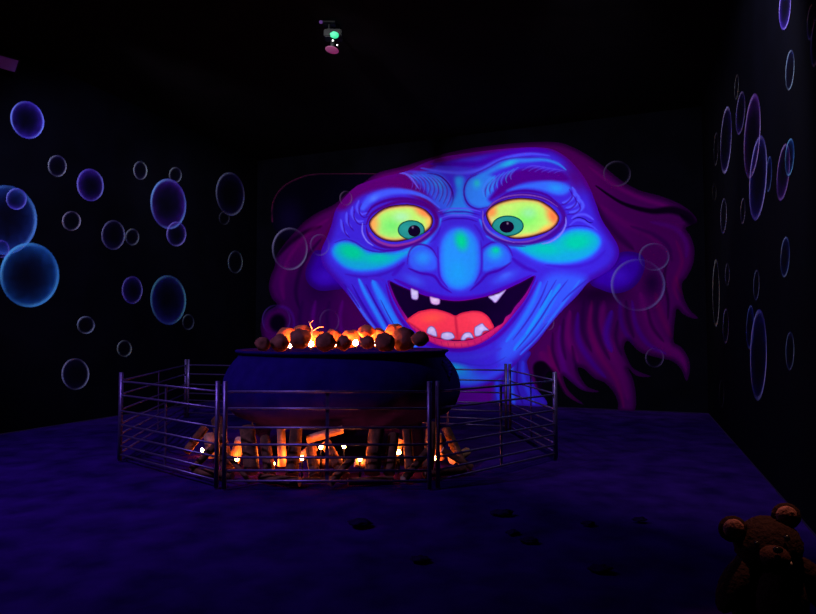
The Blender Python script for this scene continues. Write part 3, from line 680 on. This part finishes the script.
BL = (70, 130, 235); VI = (120, 90, 235); GR = (150, 150, 190); TE = (90, 180, 190)
left_b = [
 (27, 120, 16.5, 19.5, -25, (110, 130, 240), (80, 50, 215), .75, .55, 'violet-blue painted bubble, highest on the left wall'),
 (57, 166, 9.5, 11, -10, GR, (60, 40, 130), .45, .18, 'small dim painted bubble between the highest violet bubble and the violet one to its right'),
 (90, 185, 13.5, 16.5, -10, (120, 120, 230), (90, 50, 210), .62, .5, 'violet filled painted bubble standing alone above a small grey one on the left wall'),
 (140, 170.5, 7, 9.5, -5, GR, (60, 40, 130), .42, .14, 'small dim painted bubble just left of the tall violet bubble with a teal edge'),
 (175, 175, 6.5, 8, 0, GR, (60, 40, 130), .3, .12, 'tiny faint painted bubble on top of the tall violet bubble'),
 (168, 204, 18, 25.5, -5, (90, 150, 235), (88, 40, 190), .62, .45, 'tall violet painted bubble with a teal left edge on the left wall'),
 (176, 234, 10, 12.5, 0, (130, 110, 230), (80, 50, 190), .55, .35, 'violet painted bubble overlapping the foot of the tall violet bubble'),
 (71, 221, 9.5, 10, 0, (150, 135, 185), (50, 30, 110), .5, .12, 'small grey painted bubble right of the large cut off blue bubble'),
 (113, 235, 12, 15, 0, (130, 125, 190), (60, 40, 130), .48, .22, 'grey-violet painted bubble with a smaller one touching its right side'),
 (132, 237, 7, 8.5, 0, (140, 140, 180), (50, 40, 110), .36, .14, 'small dim painted bubble touching the right side of a grey-violet one'),
 (230, 194, 14.5, 22, -5, (130, 130, 190), (60, 40, 140), .5, .22, 'tall grey-violet painted bubble nearest the back corner on the left wall'),
 (224, 218, 5.5, 7, 0, (90, 80, 130), (40, 30, 80), .22, .08, 'tiny very faint painted bubble under the tall bubble near the back corner'),
 (235, 262, 7.5, 11.5, 0, (120, 125, 170), (40, 30, 90), .42, .12, 'narrow grey painted bubble above the cauldron end of the left wall'),
 (4, 220, 33, 35, 0, (80, 140, 230), (50, 90, 205), .55, .5, 'large blue painted bubble cut off by the left picture edge'),
 (16, 199, 10.5, 11, 0, (110, 120, 235), (80, 60, 210), .5, .45, 'small violet painted bubble on the top of the large cut off blue bubble'),
 (29, 275, 30, 32.5, 0, (80, 170, 235), (36, 110, 205), .62, .55, 'largest whole blue painted bubble below the cut off one on the left wall'),
 (1, 249, 8, 9, 0, (100, 90, 220), (70, 50, 190), .4, .4, 'small violet painted bubble behind the join of the two large blue bubbles'),
 (132, 290, 10.5, 14, 0, (130, 115, 210), (80, 50, 190), .5, .36, 'violet painted bubble left of the tall teal-edged one, upper of the lower cluster'),
 (168, 300, 18, 25, -3, TE, (60, 60, 180), .5, .42, 'tall dim blue painted bubble with a teal rim above the fence'),
 (188, 322, 6, 8, 0, (110, 115, 160), (40, 30, 100), .34, .12, 'tiny dim painted bubble touching the foot of the tall teal rimmed one'),
 (85.5, 325, 9, 9, 0, (140, 145, 195), (40, 30, 100), .5, .1, 'small grey ring bubble painted below the largest blue bubble'),
 (124, 348.5, 7.5, 8.5, 0, (135, 140, 160), (40, 30, 90), .5, .1, 'small grey ring bubble painted just above the left fence post'),
 (75, 374, 14, 16, 0, (150, 145, 195), (50, 30, 110), .55, .16, 'lowest painted bubble on the left wall, grey with bright sides'),
]
right_b = [
 (786, 7, 5.8, 23, 4, (120, 100, 225), (80, 50, 190), .6, .35, 'violet painted bubble cut off by the top of the picture on the right wall'),
 (812, 22, 3.4, 18, 4, (100, 95, 200), (60, 50, 150), .4, .25, 'dim narrow painted bubble at the upper right edge of the picture'),
 (817, 42, 4.5, 25, 4, (90, 110, 225), (60, 60, 190), .5, .4, 'blue painted bubble half cut off at the right picture edge'),
 (790.5, 70, 4.3, 20.5, 4, (120, 150, 210), (40, 40, 120), .55, .15, 'narrow blue-grey painted bubble below the cut off violet one on the right wall'),
 (737, 87, 2.0, 13, 4, (120, 120, 150), (40, 30, 90), .4, .1, 'thin grey painted bubble, highest of the dense cluster on the right wall'),
 (741, 113, 4.4, 22, 5, (120, 105, 205), (70, 50, 160), .5, .28, 'slim violet painted bubble left of the two overlapping tall ones'),
 (726.5, 140, 5.5, 34, 3, (135, 125, 225), (60, 40, 160), .6, .22, 'tall slender violet painted bubble near the back corner of the right wall'),
 (716.5, 149, 2.2, 17, 2, (110, 105, 160), (40, 30, 90), .34, .12, 'thin dim painted bubble beside the tall slender one in the back corner'),
 (753, 136, 8, 43, 4, (130, 115, 220), (84, 30, 140), .6, .34, 'tall purple painted bubble, upper of the two overlapping ones on the right wall'),
 (759, 178, 8.6, 43, 4, (130, 125, 240), (60, 50, 180), .62, .34, 'tall violet painted bubble, lower of the two overlapping ones on the right wall'),
 (784.5, 172, 6.2, 29, 6, (120, 95, 205), (84, 40, 160), .5, .34, 'purple painted bubble with a small cyan one on its upper right'),
 (791, 157, 4.5, 19, 4, (80, 150, 220), (40, 90, 190), .55, .4, 'cyan-blue painted bubble overlapping a purple one on the right wall'),
 (769.5, 174, 2.8, 18, 3, (80, 110, 215), (40, 60, 170), .42, .32, 'small blue painted bubble behind the right side of the tall overlapping pair'),
 (714.7, 192, 2.0, 9, 0, (80, 75, 110), (30, 20, 60), .24, .08, 'tiny very faint painted bubble in the back corner of the right wall'),
 (724, 216, 3, 18, 2, (125, 115, 205), (50, 40, 120), .5, .14, 'narrow painted bubble below the tall slender violet one in the back corner'),
 (743.5, 211, 2.3, 13, 2, (125, 120, 190), (50, 40, 120), .48, .14, 'small thin painted bubble left of the foot of the overlapping pair'),
 (786, 257, 4.6, 20.5, 3, (110, 130, 200), (40, 60, 170), .52, .32, 'blue-grey painted bubble halfway down the right wall, alone near the edge'),
 (716.5, 293, 3.5, 34, 0, (150, 150, 190), (30, 20, 70), .55, .06, 'tall thin grey ring bubble painted beside the hair tips at the corner'),
 (728, 274.5, 2.2, 11.5, 0, (110, 110, 180), (40, 30, 100), .42, .12, 'tiny painted bubble right of the tall thin grey ring'),
 (757.3, 285, 3, 15.5, 2, (110, 120, 205), (40, 40, 130), .48, .18, 'small narrow painted bubble above the big lower bubble on the right wall'),
 (726.5, 326, 3, 17.5, 1, (120, 115, 195), (50, 40, 120), .48, .16, 'narrow painted bubble low in the corner right of the thin grey ring'),
 (750.5, 327, 3.8, 22, 2, (90, 110, 225), (50, 60, 190), .5, .34, 'blue painted bubble partly behind the big lower one on the right wall'),
 (759, 355, 8.4, 46, 1, (130, 130, 235), (50, 44, 170), .62, .3, 'big tall painted bubble lowest in the middle of the right wall'),
 (790.7, 351, 4.3, 19.5, 1, (110, 130, 200), (40, 50, 140), .52, .2, 'blue-grey painted bubble right of the big lower one'),
 (722, 393.5, 2.5, 14, 0, (80, 70, 120), (30, 20, 70), .26, .08, 'faint thin painted bubble lowest in the corner, just above the floor'),
]
back_b = [
 (290.5, 249, 18, 21.5, 0, (160, 150, 205), (90, 60, 150), .6, .06, 'bright ring bubble painted over the hair at the left of the witch'),
 (320.5, 245, 10, 11, 0, (130, 110, 190), (80, 40, 130), .42, .05, 'small ring bubble painted beside the left cheek of the witch'),
 (346.5, 198.5, 6.5, 7.5, 0, (130, 100, 150), (90, 40, 110), .45, .05, 'tiny ring bubble painted above the left temple of the witch'),
 (277, 320, 14.5, 15.5, 0, (90, 50, 160), (60, 20, 110), .42, .06, 'violet ring bubble painted at the lower left hair, above the cauldron rim'),
 (330, 321, 10, 12, 0, (110, 80, 150), (60, 20, 100), .34, .05, 'faint ring bubble painted under the left jaw, above the glowing lumps'),
 (617, 174, 14, 13, 0, (100, 90, 130), (40, 20, 70), .42, .06, 'faint ring bubble painted at the top right of the witch hair'),
 (654, 257, 15.5, 14, 0, (120, 110, 180), (60, 40, 120), .5, .14, 'ring bubble painted on the right hair, upper of two overlapping'),
 (638, 285, 27.5, 26.5, 0, (130, 120, 205), (70, 40, 140), .52, .08, 'largest ring bubble painted over the right ear of the witch'),
 (654.5, 357.5, 9.5, 10, 0, (110, 90, 150), (40, 20, 80), .42, .05, 'small ring bubble painted near the lowest right hair tips'),
 (549, 322.5, 5.5, 8, 0, (130, 110, 170), (60, 20, 80), .34, .04, 'tiny ring bubble painted against the right jaw edge'),
]
kk = 0
for W, L_ in (('L', left_b), ('R', right_b), ('B', back_b)):
    for b in L_:
        kk += 1; b = (b[:5] + (tuple(min(255, v + ((56, 62, 14) if W == 'R' else (26, 40, 8))[i]) for i, v in enumerate(b[5])),) + b[6:]) if W != 'B' else b
        bubble(*b[:9], b[9], W, kk, th=.05 if W != 'B' else .045)

# ------------------------------------------------------------------ sheep hurdles around the fire
HF = .92
RAILS = (.83, .685, .52, .375, .265, .155, .065)
def hurdle(p, q, label):
    p, q = Vector((p[0], p[1], 0)), Vector((q[0], q[1], 0)); d = q - p; Ln = d.length - .085
    root = tag(empty('hurdle', (p + q) / 2, math.atan2(d.y, d.x)), label, 'fence panel', 'steel hurdles around the cauldron')
    for s in (-1, 1):
        bm = bmesh.new(); add_tube(bm, (s * Ln / 2, 0, 0), (s * Ln / 2, 0, HF), .020, 12)
        bm_obj('post', bm, M_steel, root)
    for z in RAILS:
        bm = bmesh.new(); add_tube(bm, (-Ln / 2, 0, z), (Ln / 2, 0, z), .0105, 10); bm_obj('rail', bm, M_steel, root)
    bm = bmesh.new(); add_box(bm, (0, .012, (RAILS[0] + RAILS[-1]) / 2), (.03, .008, RAILS[0] - RAILS[-1] + .03)); bm_obj('brace', bm, M_steel, root, smooth=False)
    return root
def px_at(px, Y): return ((px - 408) / F * Y, Y)
FLp, FRp = px_at(221.5, 5.23), px_at(434, 5.23)
SLp = px_at(121, 6.4); SRp = px_at(556, 6.45)
BLp = px_at(187, 9.75); BRp = px_at(508.5, 8.3)
mid = lambda a, b, t: (a[0] + (b[0] - a[0]) * t, a[1] + (b[1] - a[1]) * t)
hurdle(FLp, FRp, 'front steel hurdle facing the viewer before the fire')
hurdle(SLp, FLp, 'dim violet steel hurdle slanting from the front left post to the far left post')
hurdle(SLp, BLp, 'long steel hurdle on the left side running back to the rear left post')
hurdle(BLp, mid(BLp, BRp, 1 / 3), 'rear steel hurdle visible left of the cauldron with orange lit rails')
hurdle(mid(BLp, BRp, 1 / 3), mid(BLp, BRp, 2 / 3), 'rear steel hurdle hidden mostly behind the cauldron')
hurdle(mid(BLp, BRp, 2 / 3), BRp, 'rear steel hurdle right of the cauldron in front of the witch chin')
hurdle(BRp, SRp, 'steel hurdle on the right side running back to the rear corner post')
hurdle(FRp, SRp, 'dark steel hurdle slanting from the front right post to the far right post')

# ------------------------------------------------------------------ cauldron
CC = Vector((-.77, 7.2, 0))
cauldron = tag(empty('cauldron', CC), 'giant dark iron cauldron over the log fire inside the fence', 'cauldron')
bm = bmesh.new()
prof = [(0, .29), (.3, .292), (.6, .30), (.9, .325), (1.1, .365), (1.25, .43), (1.34, .52), (1.385, .63), (1.39, .74), (1.37, .84), (1.33, .93), (1.275, 1.01), (1.225, 1.065), (1.21, 1.09), (1.225, 1.11), (1.25, 1.125), (1.255, 1.14), (1.24, 1.15), (1.21, 1.14), (1.17, 1.10), (1.15, 1.06), (1.15, 1.02), (0, 1.02)]
lathe(bm, prof, 96); bm_obj('pot', bm, M_iron, cauldron)
for k in range(3):
    a = R(90 + 120 * k); bm = bmesh.new(); p = Vector((math.cos(a), math.sin(a), 0))
    add_tube(bm, p * 1.02, p * .94 + Vector((0, 0, .44)), .07, 12, .1); bm_obj('leg', bm, M_iron, cauldron)
for s in (-1, 1):
    bm = bmesh.new()
    for k in range(8):
        a0, a1 = math.pi * k / 8, math.pi * (k + 1) / 8
        f = lambda a: Vector((s * .0, 1.30 + .10 * math.sin(a), .93 + .10 * math.cos(a)))
        add_tube(bm, f(a0), f(a1), .022, 8)
    o = bm_obj('handle', bm, M_iron, cauldron); o.rotation_euler = (0, 0, R(90 + s * 90 + 62))
bm = bmesh.new(); lathe(bm, [(0, 1.07), (.4, 1.065), (.8, 1.06), (1.145, 1.05), (1.145, 1.022), (0, 1.022)], 48); bm_obj('filling', bm, M_coal, cauldron)

# lumps heaped in the mouth of the cauldron
HEAP = []
def lump(px, py, Y, rad, label, seed, squash=.9, group='rounded lumps heaped in the cauldron'):
    p = at(px, py, Y); best = None
    for k in range(5):
        for dy in (0, .05, -.05, .1, -.1, .16, -.16, .22):
            for dz in (0, .02, .04):
                c_ = at(px, py, Y + dy); c_.z += dz; rr = rad * (1 - .06 * k)
                gap = min([(c_ - o_).length - (rr + r2) * 1.03 for o_, r2 in HEAP] + [1.0])
                if best is None or gap > best[0] + 1e-6: best = (gap, c_, rr)
                if gap > 0: break
            if best[0] > 0: break
        if best[0] > 0: break
    _, p, rad = best; HEAP.append((p, rad)); bm = bmesh.new()
    blob(bm, (0, 0, 0), (rad, rad, rad * squash), None, 3, .22, 1.8, seed)
    # crease lines
    for v in bm.verts:
        n = v.co.normalized(); v.co *= 1 - .05 * abs(math.sin(5 * math.atan2(n.y, n.x) + seed)) * (1 - abs(n.z))
    zmin = 1.075 + rad * squash * .9
    o = bm_obj('lump', bm, M_lump_lit if seed > 20 else M_lump, None, (p.x, p.y, max(p.z, zmin) if py > 336 else p.z)); o.rotation_euler = (0, 0, seed)
    return tag(o, label, 'lump', group)
front = [(263, 344, .085, 'small brownish lump at the left end of the cauldron rim'), (280, 343, .11, 'dark lump second from the left along the cauldron rim'), (300, 342.5, .125, 'wide dark lump third from the left along the rim'),
         (325.5, 342, .115, 'dark lump just left of the brightest orange gap on the cauldron'), (344, 343, .095, 'dark round lump just right of the brightest orange gap'), (367, 342.5, .085, 'small dark lump under the orange topped one on the cauldron'),
         (385, 342, .115, 'dark lump third from the right along the cauldron rim'), (404, 339.5, .15, 'largest dark lump second from the right along the rim'), (420, 339, .095, 'dark lump at the right end of the cauldron rim with a lit chin')]
for k, (px, py, rd, lab) in enumerate(front): lump(px, py, 6.62 + .05 * (k % 3), rd, lab, 1.3 + k * 2.1)
back = [(288, 337, 7.35, .135, 'orange lit lump at the left of the back row'), (302, 335, 7.45, .14, 'orange lit lump beside a twig in the back row'), (316, 339, 7.3, .12, 'orange lit lump under the twig on the cauldron'), (333, 339, 7.5, .13, 'bright orange lit lump seen through the widest gap'),
        (350, 338.5, 7.3, .12, 'orange lit lump in the middle of the back row'), (378, 338, 7.4, .13, 'orange lit lump behind the dark lump third from the right'), (394, 336, 7.35, .12, 'pale pink lit lump peeping out left of the largest dark one')]
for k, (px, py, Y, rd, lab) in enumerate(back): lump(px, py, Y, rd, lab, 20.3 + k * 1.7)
lump(366.5, 331.5, 6.95, .105, 'bright orange lit lump perched on top of the heap', 41.0, .75)
for k, (px, py, Y) in enumerate([(290, 345, 7.02), (311, 344, 7.0), (334, 344, 7.06), (355.5, 343, 6.9), (376, 343, 7.04), (412, 344, 7.05)]):
    p = at(px, py, Y); p.z = max(p.z, 1.10); bm = bmesh.new(); blob(bm, (0, 0, 0), (.028, .028, .034), sub=2)
    root = bm_obj('amber_bulb', bm, M_bulb_hot, None, p)
    tag(root, ['amber bulb at the left end among the lumps in the cauldron', 'amber bulb under the twig among the lumps', 'amber bulb behind the widest bright gap in the cauldron', 'amber bulb glowing yellow in the middle of the cauldron heap', 'amber bulb right of the heap middle in the cauldron', 'amber bulb at the right end among the lumps in the cauldron'][k], 'bulb', 'amber bulbs in the cauldron')
    bm = bmesh.new(); add_tube(bm, (0, 0, -.03), (0, 0, -.06), .016, 8); bm_obj('socket', bm, M_black, root)
# twig
def twig(pts, label):
    bm = bmesh.new()
    for a, b, r in pts: add_tube(bm, a, b, r, 6, r * .7)
    return bm
p = at(311, 334, 7.12); bm = twig([((0, 0, -.18), (.01, 0, .06), .010), ((.01, 0, .06), (-.03, .02, .15), .008), ((.01, 0, .03), (.09, 0, .08), .007), ((.09, 0, .08), (.15, .01, .085), .006), ((-.02, .015, .12), (.02, .01, .16), .006)], '')
tag(bm_obj('twig', bm, M_cut, None, p), 'forked twig sticking out of the lumps in the cauldron', 'twig')

# ------------------------------------------------------------------ fire of logs
ORD = ['first', 'second', 'third', 'fourth', 'fifth', 'sixth', 'seventh', 'eighth', 'ninth', 'tenth', 'eleventh', 'twelfth', 'thirteenth', 'fourteenth']
M_log_lit = mat('glow lightened wood', (.27, .13, .07), rough=.95, spec=.1, noise_scale=12, noise_amt=.45, bump=.7)  # inner logs paler than the bark, firelight put into the colour
PLACED = []
def seg_gap(a, b, c, d):
    best = 9.0
    for i in range(15):
        x = a.lerp(b, i / 14); v = d - c; t = max(0, min(1, (x - c).dot(v) / v.length_squared)); best = min(best, (x - (c + v * t)).length)
    return best
def clear_log(p, q, r):
    """slide a log outwards, inwards or along the ring until it no longer cuts another"""
    o = (p + q) / 2 - CC; o.z = 0; o.normalize(); t = Vector((-o.y, o.x, 0)); best = None
    for k in range(4):
        rr = r * (1, .9, .8, .7)[k]
        for dr in (0, .03, -.03, .06, -.06, .09, -.09, .13, -.13):
            for dt in (0, .03, -.03, .06, -.06, .09, -.09):
                v = o * dr + t * dt; a, b = p + v, q + v
                gap = min([seg_gap(a, b, c, d) - (rr + r2) * 1.24 for c, d, r2 in PLACED] + [1.0])
                pot = min((Vector((x.x, x.y, 0)) - CC).length for x in (a, b))
                if pot < 1.36 + rr * .4 and max(a.z, b.z) > .2: gap = min(gap, -.05)
                if max((Vector((x.x, x.y, 0)) - CC).length for x in (a, b)) > 1.93: gap = min(gap, -.05)
                if gap > 0: PLACED.append((a, b, rr)); return a, b, rr
                if best is None or gap > best[0]: best = (gap, a, b, rr)
    PLACED.append(best[1:]); return best[1:]
def log(p, q, r, label, group, seed, m=None):
    p, q, r = clear_log(Vector(p), Vector(q), r); d = q - p; Ln = d.length; c_ = (p + q) / 2
    n, s = 14, 12; bm = bmesh.new(); rings = []
    for i in range(n + 1):
        z = -Ln / 2 + Ln * i / n; row = []
        for k in range(s):
            a = 2 * math.pi * k / s
            rr = r * (1 + .16 * noise.noise(Vector((math.cos(a) * 1.6, math.sin(a) * 1.6, z * 3 + seed))) + .07 * noise.noise(Vector((math.cos(a) * 5, math.sin(a) * 5, z * 9 + seed))))
            row.append(bm.verts.new((rr * math.cos(a), rr * math.sin(a), z)))
        rings.append(row)
    for a, b in zip(rings, rings[1:]):
        for k in range(s): bm.faces.new((a[k], a[(k + 1) % s], b[(k + 1) % s], b[k]))
    e0 = [v.co.copy() for v in rings[0]]; e1 = [v.co.copy() for v in rings[-1]]
    o = bm_obj('log', bm, m or M_bark, None, c_); o.rotation_euler = d.to_track_quat('Z', 'Y').to_euler()
    tag(o, label, 'log', group)
    for e, fl in ((e0, True), (e1, False)):
        bm = bmesh.new(); vs_ = [bm.verts.new(v) for v in e]; cv = bm.verts.new(sum(e, Vector()) / s + Vector((0, 0, -.006 if fl else .006)))
        for k in range(s):
            f_ = (vs_[k], cv, vs_[(k + 1) % s]) if fl else (vs_[k], vs_[(k + 1) % s], cv)
            bm.faces.new(f_)
        bm_obj('cut_end', bm, M_cut, o)
    return o
def ring(phi, rad, z): return CC + Vector((math.cos(R(phi)) * rad, math.sin(R(phi)) * rad, z))
rnd = random.Random(11)
def fp(px, py, r):
    """the point on the near side of an upright cylinder about the cauldron"""
    dx, dy, dz = ray(px, py); a_ = dx * dx + dy * dy; b_ = -2 * (dx * CC.x + dy * CC.y); c_ = CC.x ** 2 + CC.y ** 2 - r * r
    t = (-b_ - math.sqrt(max(b_ * b_ - 4 * a_ * c_, 0))) / (2 * a_)
    return Vector((dx * t, dy * t, CAMH + dz * t))
def fz(px, z, r): p = fp(px, 450, r); return Vector((p.x, p.y, z))
# dark logs leaning on the pot: foot px, top px, top height, radius
lean = [(186, 205, .30, .045), (228, 217, .43, .06), (252, 247, .40, .075), (268, 262, .33, .05), (292, 296, .44, .06), (309, 304, .26, .05), (345, 326, .30, .05), (372, 377, .42, .075), (386, 391, .36, .05), (407, 404, .40, .045), (428, 432, .42, .055), (462, 446, .36, .045)]
for k, (u0, u1, top, r_) in enumerate(lean):
    log(fz(u0, r_ * .85, 1.73), fz(u1, top, 1.50), r_, 'dark log leaning under the cauldron, %s from left of that row' % ORD[k], 'leaning logs of the fire', k * 3.1)
# crossing logs in front of them
for k, (u0, u1, top, r_) in enumerate([(192, 224, .34, .035), (242, 216, .22, .03), (330, 352, .20, .035), (402, 428, .24, .035), (470, 440, .20, .03)]):
    log(fz(u0, r_ * .85, 1.89), fz(u1, top, 1.70), r_, 'thin log slanting across the front of the fire, %s from the left' % ORD[k], 'slanting thin logs of the fire', 30 + k * 3.7)
lie = [(203, 1.93, 16), (274, 1.86, -5), (308, 1.86, 6), (374, 1.86, -3), (447, 1.9, -10)]
for k, (u, rd, tw) in enumerate(lie):
    r_ = rnd.uniform(.030, .042); c_ = fz(u, r_ * .95, rd); a = math.atan2(c_.y - CC.y, c_.x - CC.x) + R(90 + tw); h = Vector((math.cos(a), math.sin(a), 0)) * rnd.uniform(.16, .24)
    log(c_ - h, c_ + h, r_, 'log lying flat before the fire, %s from the left of the flat ones' % ORD[k], 'flat logs at the edge of the fire', 50 + k * 2.3)
# pale split logs, lightened in colour to read as firelit: px, py of both ends, radius of the ring they stand on
split = [(212, 468, 209, 436, 1.52, .06), (234, 466, 240, 440, 1.50, .055), (282, 466, 281, 428, 1.50, .04), (293, 462, 312, 449, 1.47, .055), (316, 440, 352, 430, 1.44, .055), (314, 464, 342, 462, 1.48, .05),
         (352, 462, 372, 466, 1.48, .045), (392, 462, 399, 440, 1.48, .055), (410, 462, 426, 468, 1.50, .05), (444, 462, 441, 434, 1.50, .05), (446, 466, 462, 452, 1.55, .045)]
for k, (u0, v0, u1, v1, rd, r_) in enumerate(split):
    p, q = fp(u0, v0, rd), fp(u1, v1, rd); p.z = max(p.z, r_ * .95); q.z = max(q.z, r_ * .95)
    log(p, q, r_, 'pale split log lit orange under the cauldron, %s from the left' % ORD[k], 'pale logs deep in the fire', 80 + k * 2.9, M_log_lit)
M_bulb_lo = mat('dim amber lamp glass', (1, .6, .2), emit=(1.0, .22, .04), estr=210.0)
bulbs = [(202, 456, 2), (221, 452, 2), (237, 459, 1), (250, 456, 1), (266, 452, 1), (279, 464, 1), (295, 456, 2), (306, 458, 1), (327, 447, 2), (336, 446, 2), (360, 459, 1), (389, 452, 2), (405, 452, 1), (430, 458, 2)]
for k, (u, v, st) in enumerate(bulbs):
    best = None
    for rd in (1.55, 1.53, 1.57, 1.51, 1.59, 1.48):
        for du in (0, 2, -2, 4, -4, 6, -6, 8, -8):
            p = fp(u + du, v, rd); p.z = max(p.z, .05); foot = Vector((p.x, p.y, .01))
            gap = min(seg_gap(p, foot, a, b) - r2 * 1.22 - .03 for a, b, r2 in PLACED)
            if best is None or gap > best[0] + .004: best = (gap, p)
            if gap > 0: break
        if best[0] > 0: break
    c_ = best[1]
    bm = bmesh.new(); blob(bm, (0, 0, 0), (.018, .018, .023), sub=2); o = bm_obj('amber_bulb', bm, (M_bulb_lo, M_bulb, M_bulb)[st], None, c_)
    tag(o, 'amber bulb glowing between the logs, %s from the left of the fire' % ORD[k], 'bulb', 'amber bulbs in the fire')
    bm = bmesh.new(); add_tube(bm, (0, 0, -.020), (0, 0, -c_.z), .008, 8); bm_obj('stem', bm, M_black, o)

for k, (ph, lab) in enumerate(((152, 'amber bulb behind the left of the cauldron lighting the rear rails'), (64, 'amber bulb behind the right of the cauldron lighting the rear rails'))):
    bm = bmesh.new(); blob(bm, (0, 0, 0), (.018, .018, .023), sub=2); o = bm_obj('amber_bulb', bm, M_bulb, None, ring(ph, 1.42, .22)); tag(o, lab, 'bulb', 'amber bulbs in the fire')
    bm = bmesh.new(); add_tube(bm, (0, 0, -.020), (0, 0, -.22), .008, 8); bm_obj('stem', bm, M_black, o)

# ------------------------------------------------------------------ clods on the floor
clods = [(502, 514, .05), (529, 541, .035), (512, 533, .03), (600, 570, .04), (588, 524, .03), (360, 524, .05), (640, 520, .03), (420, 560, .035)]
for k, (px, py, r_) in enumerate(clods):
    p = ground(px, py); bm = bmesh.new(); blob(bm, (0, 0, 0), (r_ * 1.6, r_, r_ * .45), None, 3, .5, 2.0, k * 5.1)
    tag(bm_obj('clod', bm, M_clod, None, (p.x, p.y, r_ * .2)), 'dark clod on the violet ground, %s counted from the front fence panel outward' % ORD[k], 'clod', 'dark clods on the ground')

# ------------------------------------------------------------------ ceiling effect light
p = at(333, 42, 7.4); fx = tag(empty('effect_light', p), 'black effect light under the ceiling with a green and a magenta lens', 'lamp')
bm = bmesh.new(); add_tube(bm, (-.05, 0, .14), (-.05, 0, CEIL - p.z - .02), .016); add_box(bm, (-.05, 0, CEIL - p.z - .012), (.16, .12, .02)); bm_obj('hanging_pole', bm, M_black, fx, smooth=False)
bm = bmesh.new(); add_box(bm, (0, .03, .10), (.22, .16, .10)); bmesh.ops.bevel(bm, geom=bm.edges[:], offset=.012, segments=2, affect='EDGES'); bm_obj('housing', bm, M_black, fx, smooth=False)
q_ = at(334.5, 35, 7.3) - p
bm = bmesh.new(); blob(bm, q_, (.055, .05, .036), None, 3, .2, 1.5, 2.0); bm_obj('green_lens', bm, M_green, fx)['label'] = 'green lit lens'
q_ = at(332, 50, 7.35) - p
bm = bmesh.new(); g_ = Matrix.Translation(q_) @ Matrix.Rotation(R(8), 4, 'Y') @ Matrix.Rotation(R(-6), 4, 'X'); lathe(bm, [(0, -.008), (.07, -.006), (.085, .0), (.08, .006), (0, .01)], 28); bm.transform(g_); bm_obj('magenta_lens', bm, M_pink, fx)['label'] = 'magenta lit lens'
bm = bmesh.new(); add_tube(bm, q_ + Vector((0, .02, .02)), Vector((0, .04, .06)), .03, 12); bm_obj('neck', bm, M_black, fx)
for (u, v) in ((333, 40.5), (337.2, 45)):
    bm = bmesh.new(); blob(bm, at(u, v, 7.28) - p, (.011, .011, .011), sub=2); bm_obj('indicator', bm, M_white, fx)['label'] = 'small white indicator'
q_ = at(321, 22, 7.35) - p
bm = bmesh.new(); blob(bm, q_, (.026, .02, .022), sub=2); bm_obj('violet_indicator', bm, M_violet, fx)['label'] = 'small violet indicator'
bm = bmesh.new(); add_tube(bm, q_ + Vector((0, .02, 0)), Vector((-.05, .02, q_.z)), .014); bm_obj('side_arm', bm, M_black, fx)

# ------------------------------------------------------------------ plush bear on the ground at the right
BY = 2.62
bp = at(768, 640, BY); bear = tag(empty('plush_bear', (bp.x, BY, 0)), 'brown plush bear with light ears sitting at the lower right corner', 'soft toy')
def B(px, py, dy=0.0): v = at(px, py, BY + dy); return v - Vector(bear.location)
def part(name, c_, s_, m, parent=bear, rot=None, seed=0, bump=.06, sub=4):
    bm = bmesh.new(); Mx = None
    if rot: Mx = Matrix.Rotation(R(rot[2]), 4, 'Z') @ Matrix.Rotation(R(rot[1]), 4, 'Y') @ Matrix.Rotation(R(rot[0]), 4, 'X')
    blob(bm, c_, s_, Mx, sub, bump, 7.0, seed); return bm_obj(name, bm, m, parent)
part('torso', Vector((.03, .05, .20)), (.16, .15, .20), M_fur)
part('belly_patch', Vector((.0, -.055, .215)), (.095, .06, .12), M_pad, seed=2)
hd = part('head', B(768, 545, .02), (.135, .12, .118), M_fur, rot=(0, -12, 0), seed=3)
for (u, v, s_) in ((733, 529, 1), (786, 516, 1)):
    e = part('ear', B(u, v, .02), (.062, .035, .056), M_fur, hd, seed=4 + s_)
    part('inner_ear', B(u + .5, v - .5, -.012), (.044, .018, .040), M_ear, hd, seed=5)
part('muzzle', B(775, 557, -.105), (.058, .05, .045), M_pad, hd, seed=6)
part('nose', B(778, 550, -.155), (.020, .013, .014), M_nose, hd, bump=0, sub=3)
for u, v in ((757, 544), (787, 538)): part('eye', B(u, v, -.10), (.012, .012, .013), M_nose, hd, bump=0, sub=3)
for s, c_, rt in ((-1, (-.145, -.01, .26), (0, 28, 0)), (1, (.2, -.01, .26), (0, -28, 0))): part('arm', Vector(c_), (.055, .06, .125), M_fur, rot=rt, seed=8 + s)
for s, c_, rt in ((-1, (-.13, -.13, .075), (0, 0, 22)), (1, (.19, -.13, .075), (0, 0, -22))):
    lg = part('leg', Vector(c_), (.07, .15, .072), M_fur, rot=rt, seed=11 + s)
    part('paw_pad', Vector(c_) + Vector((-.055 if s < 0 else .055, -.14, 0)), (.045, .014, .048), M_pad, lg, rot=rt, seed=12)
part('cream_patch', B(789, 565, -.115), (.014, .006, .017), M_cream, rot=(0, 20, 0), bump=0, sub=2)['label'] = 'small cream patch'  # small cream patch low on the right of the head
# warm lamp on the right wall, just out of the picture
lw = CR + N3 * 7.9 - T3 * .24
r_, s_ = flood((lw.x, lw.y, 4.35), Vector(bear.location) + Vector((.03, .1, .44)), 'black flood lamp on the right wall shining warm on the plush bear', 420.0, (1.0, .42, .26), 9.5, .8, lens_m=mat('warm lamp glass', (.3, .15, .1)))
bm = bmesh.new(); add_tube(bm, (0, 0, .06), T3 * .21 + Vector((0, 0, .06)), .02); bm_obj('bracket', bm, M_black, r_, smooth=False)
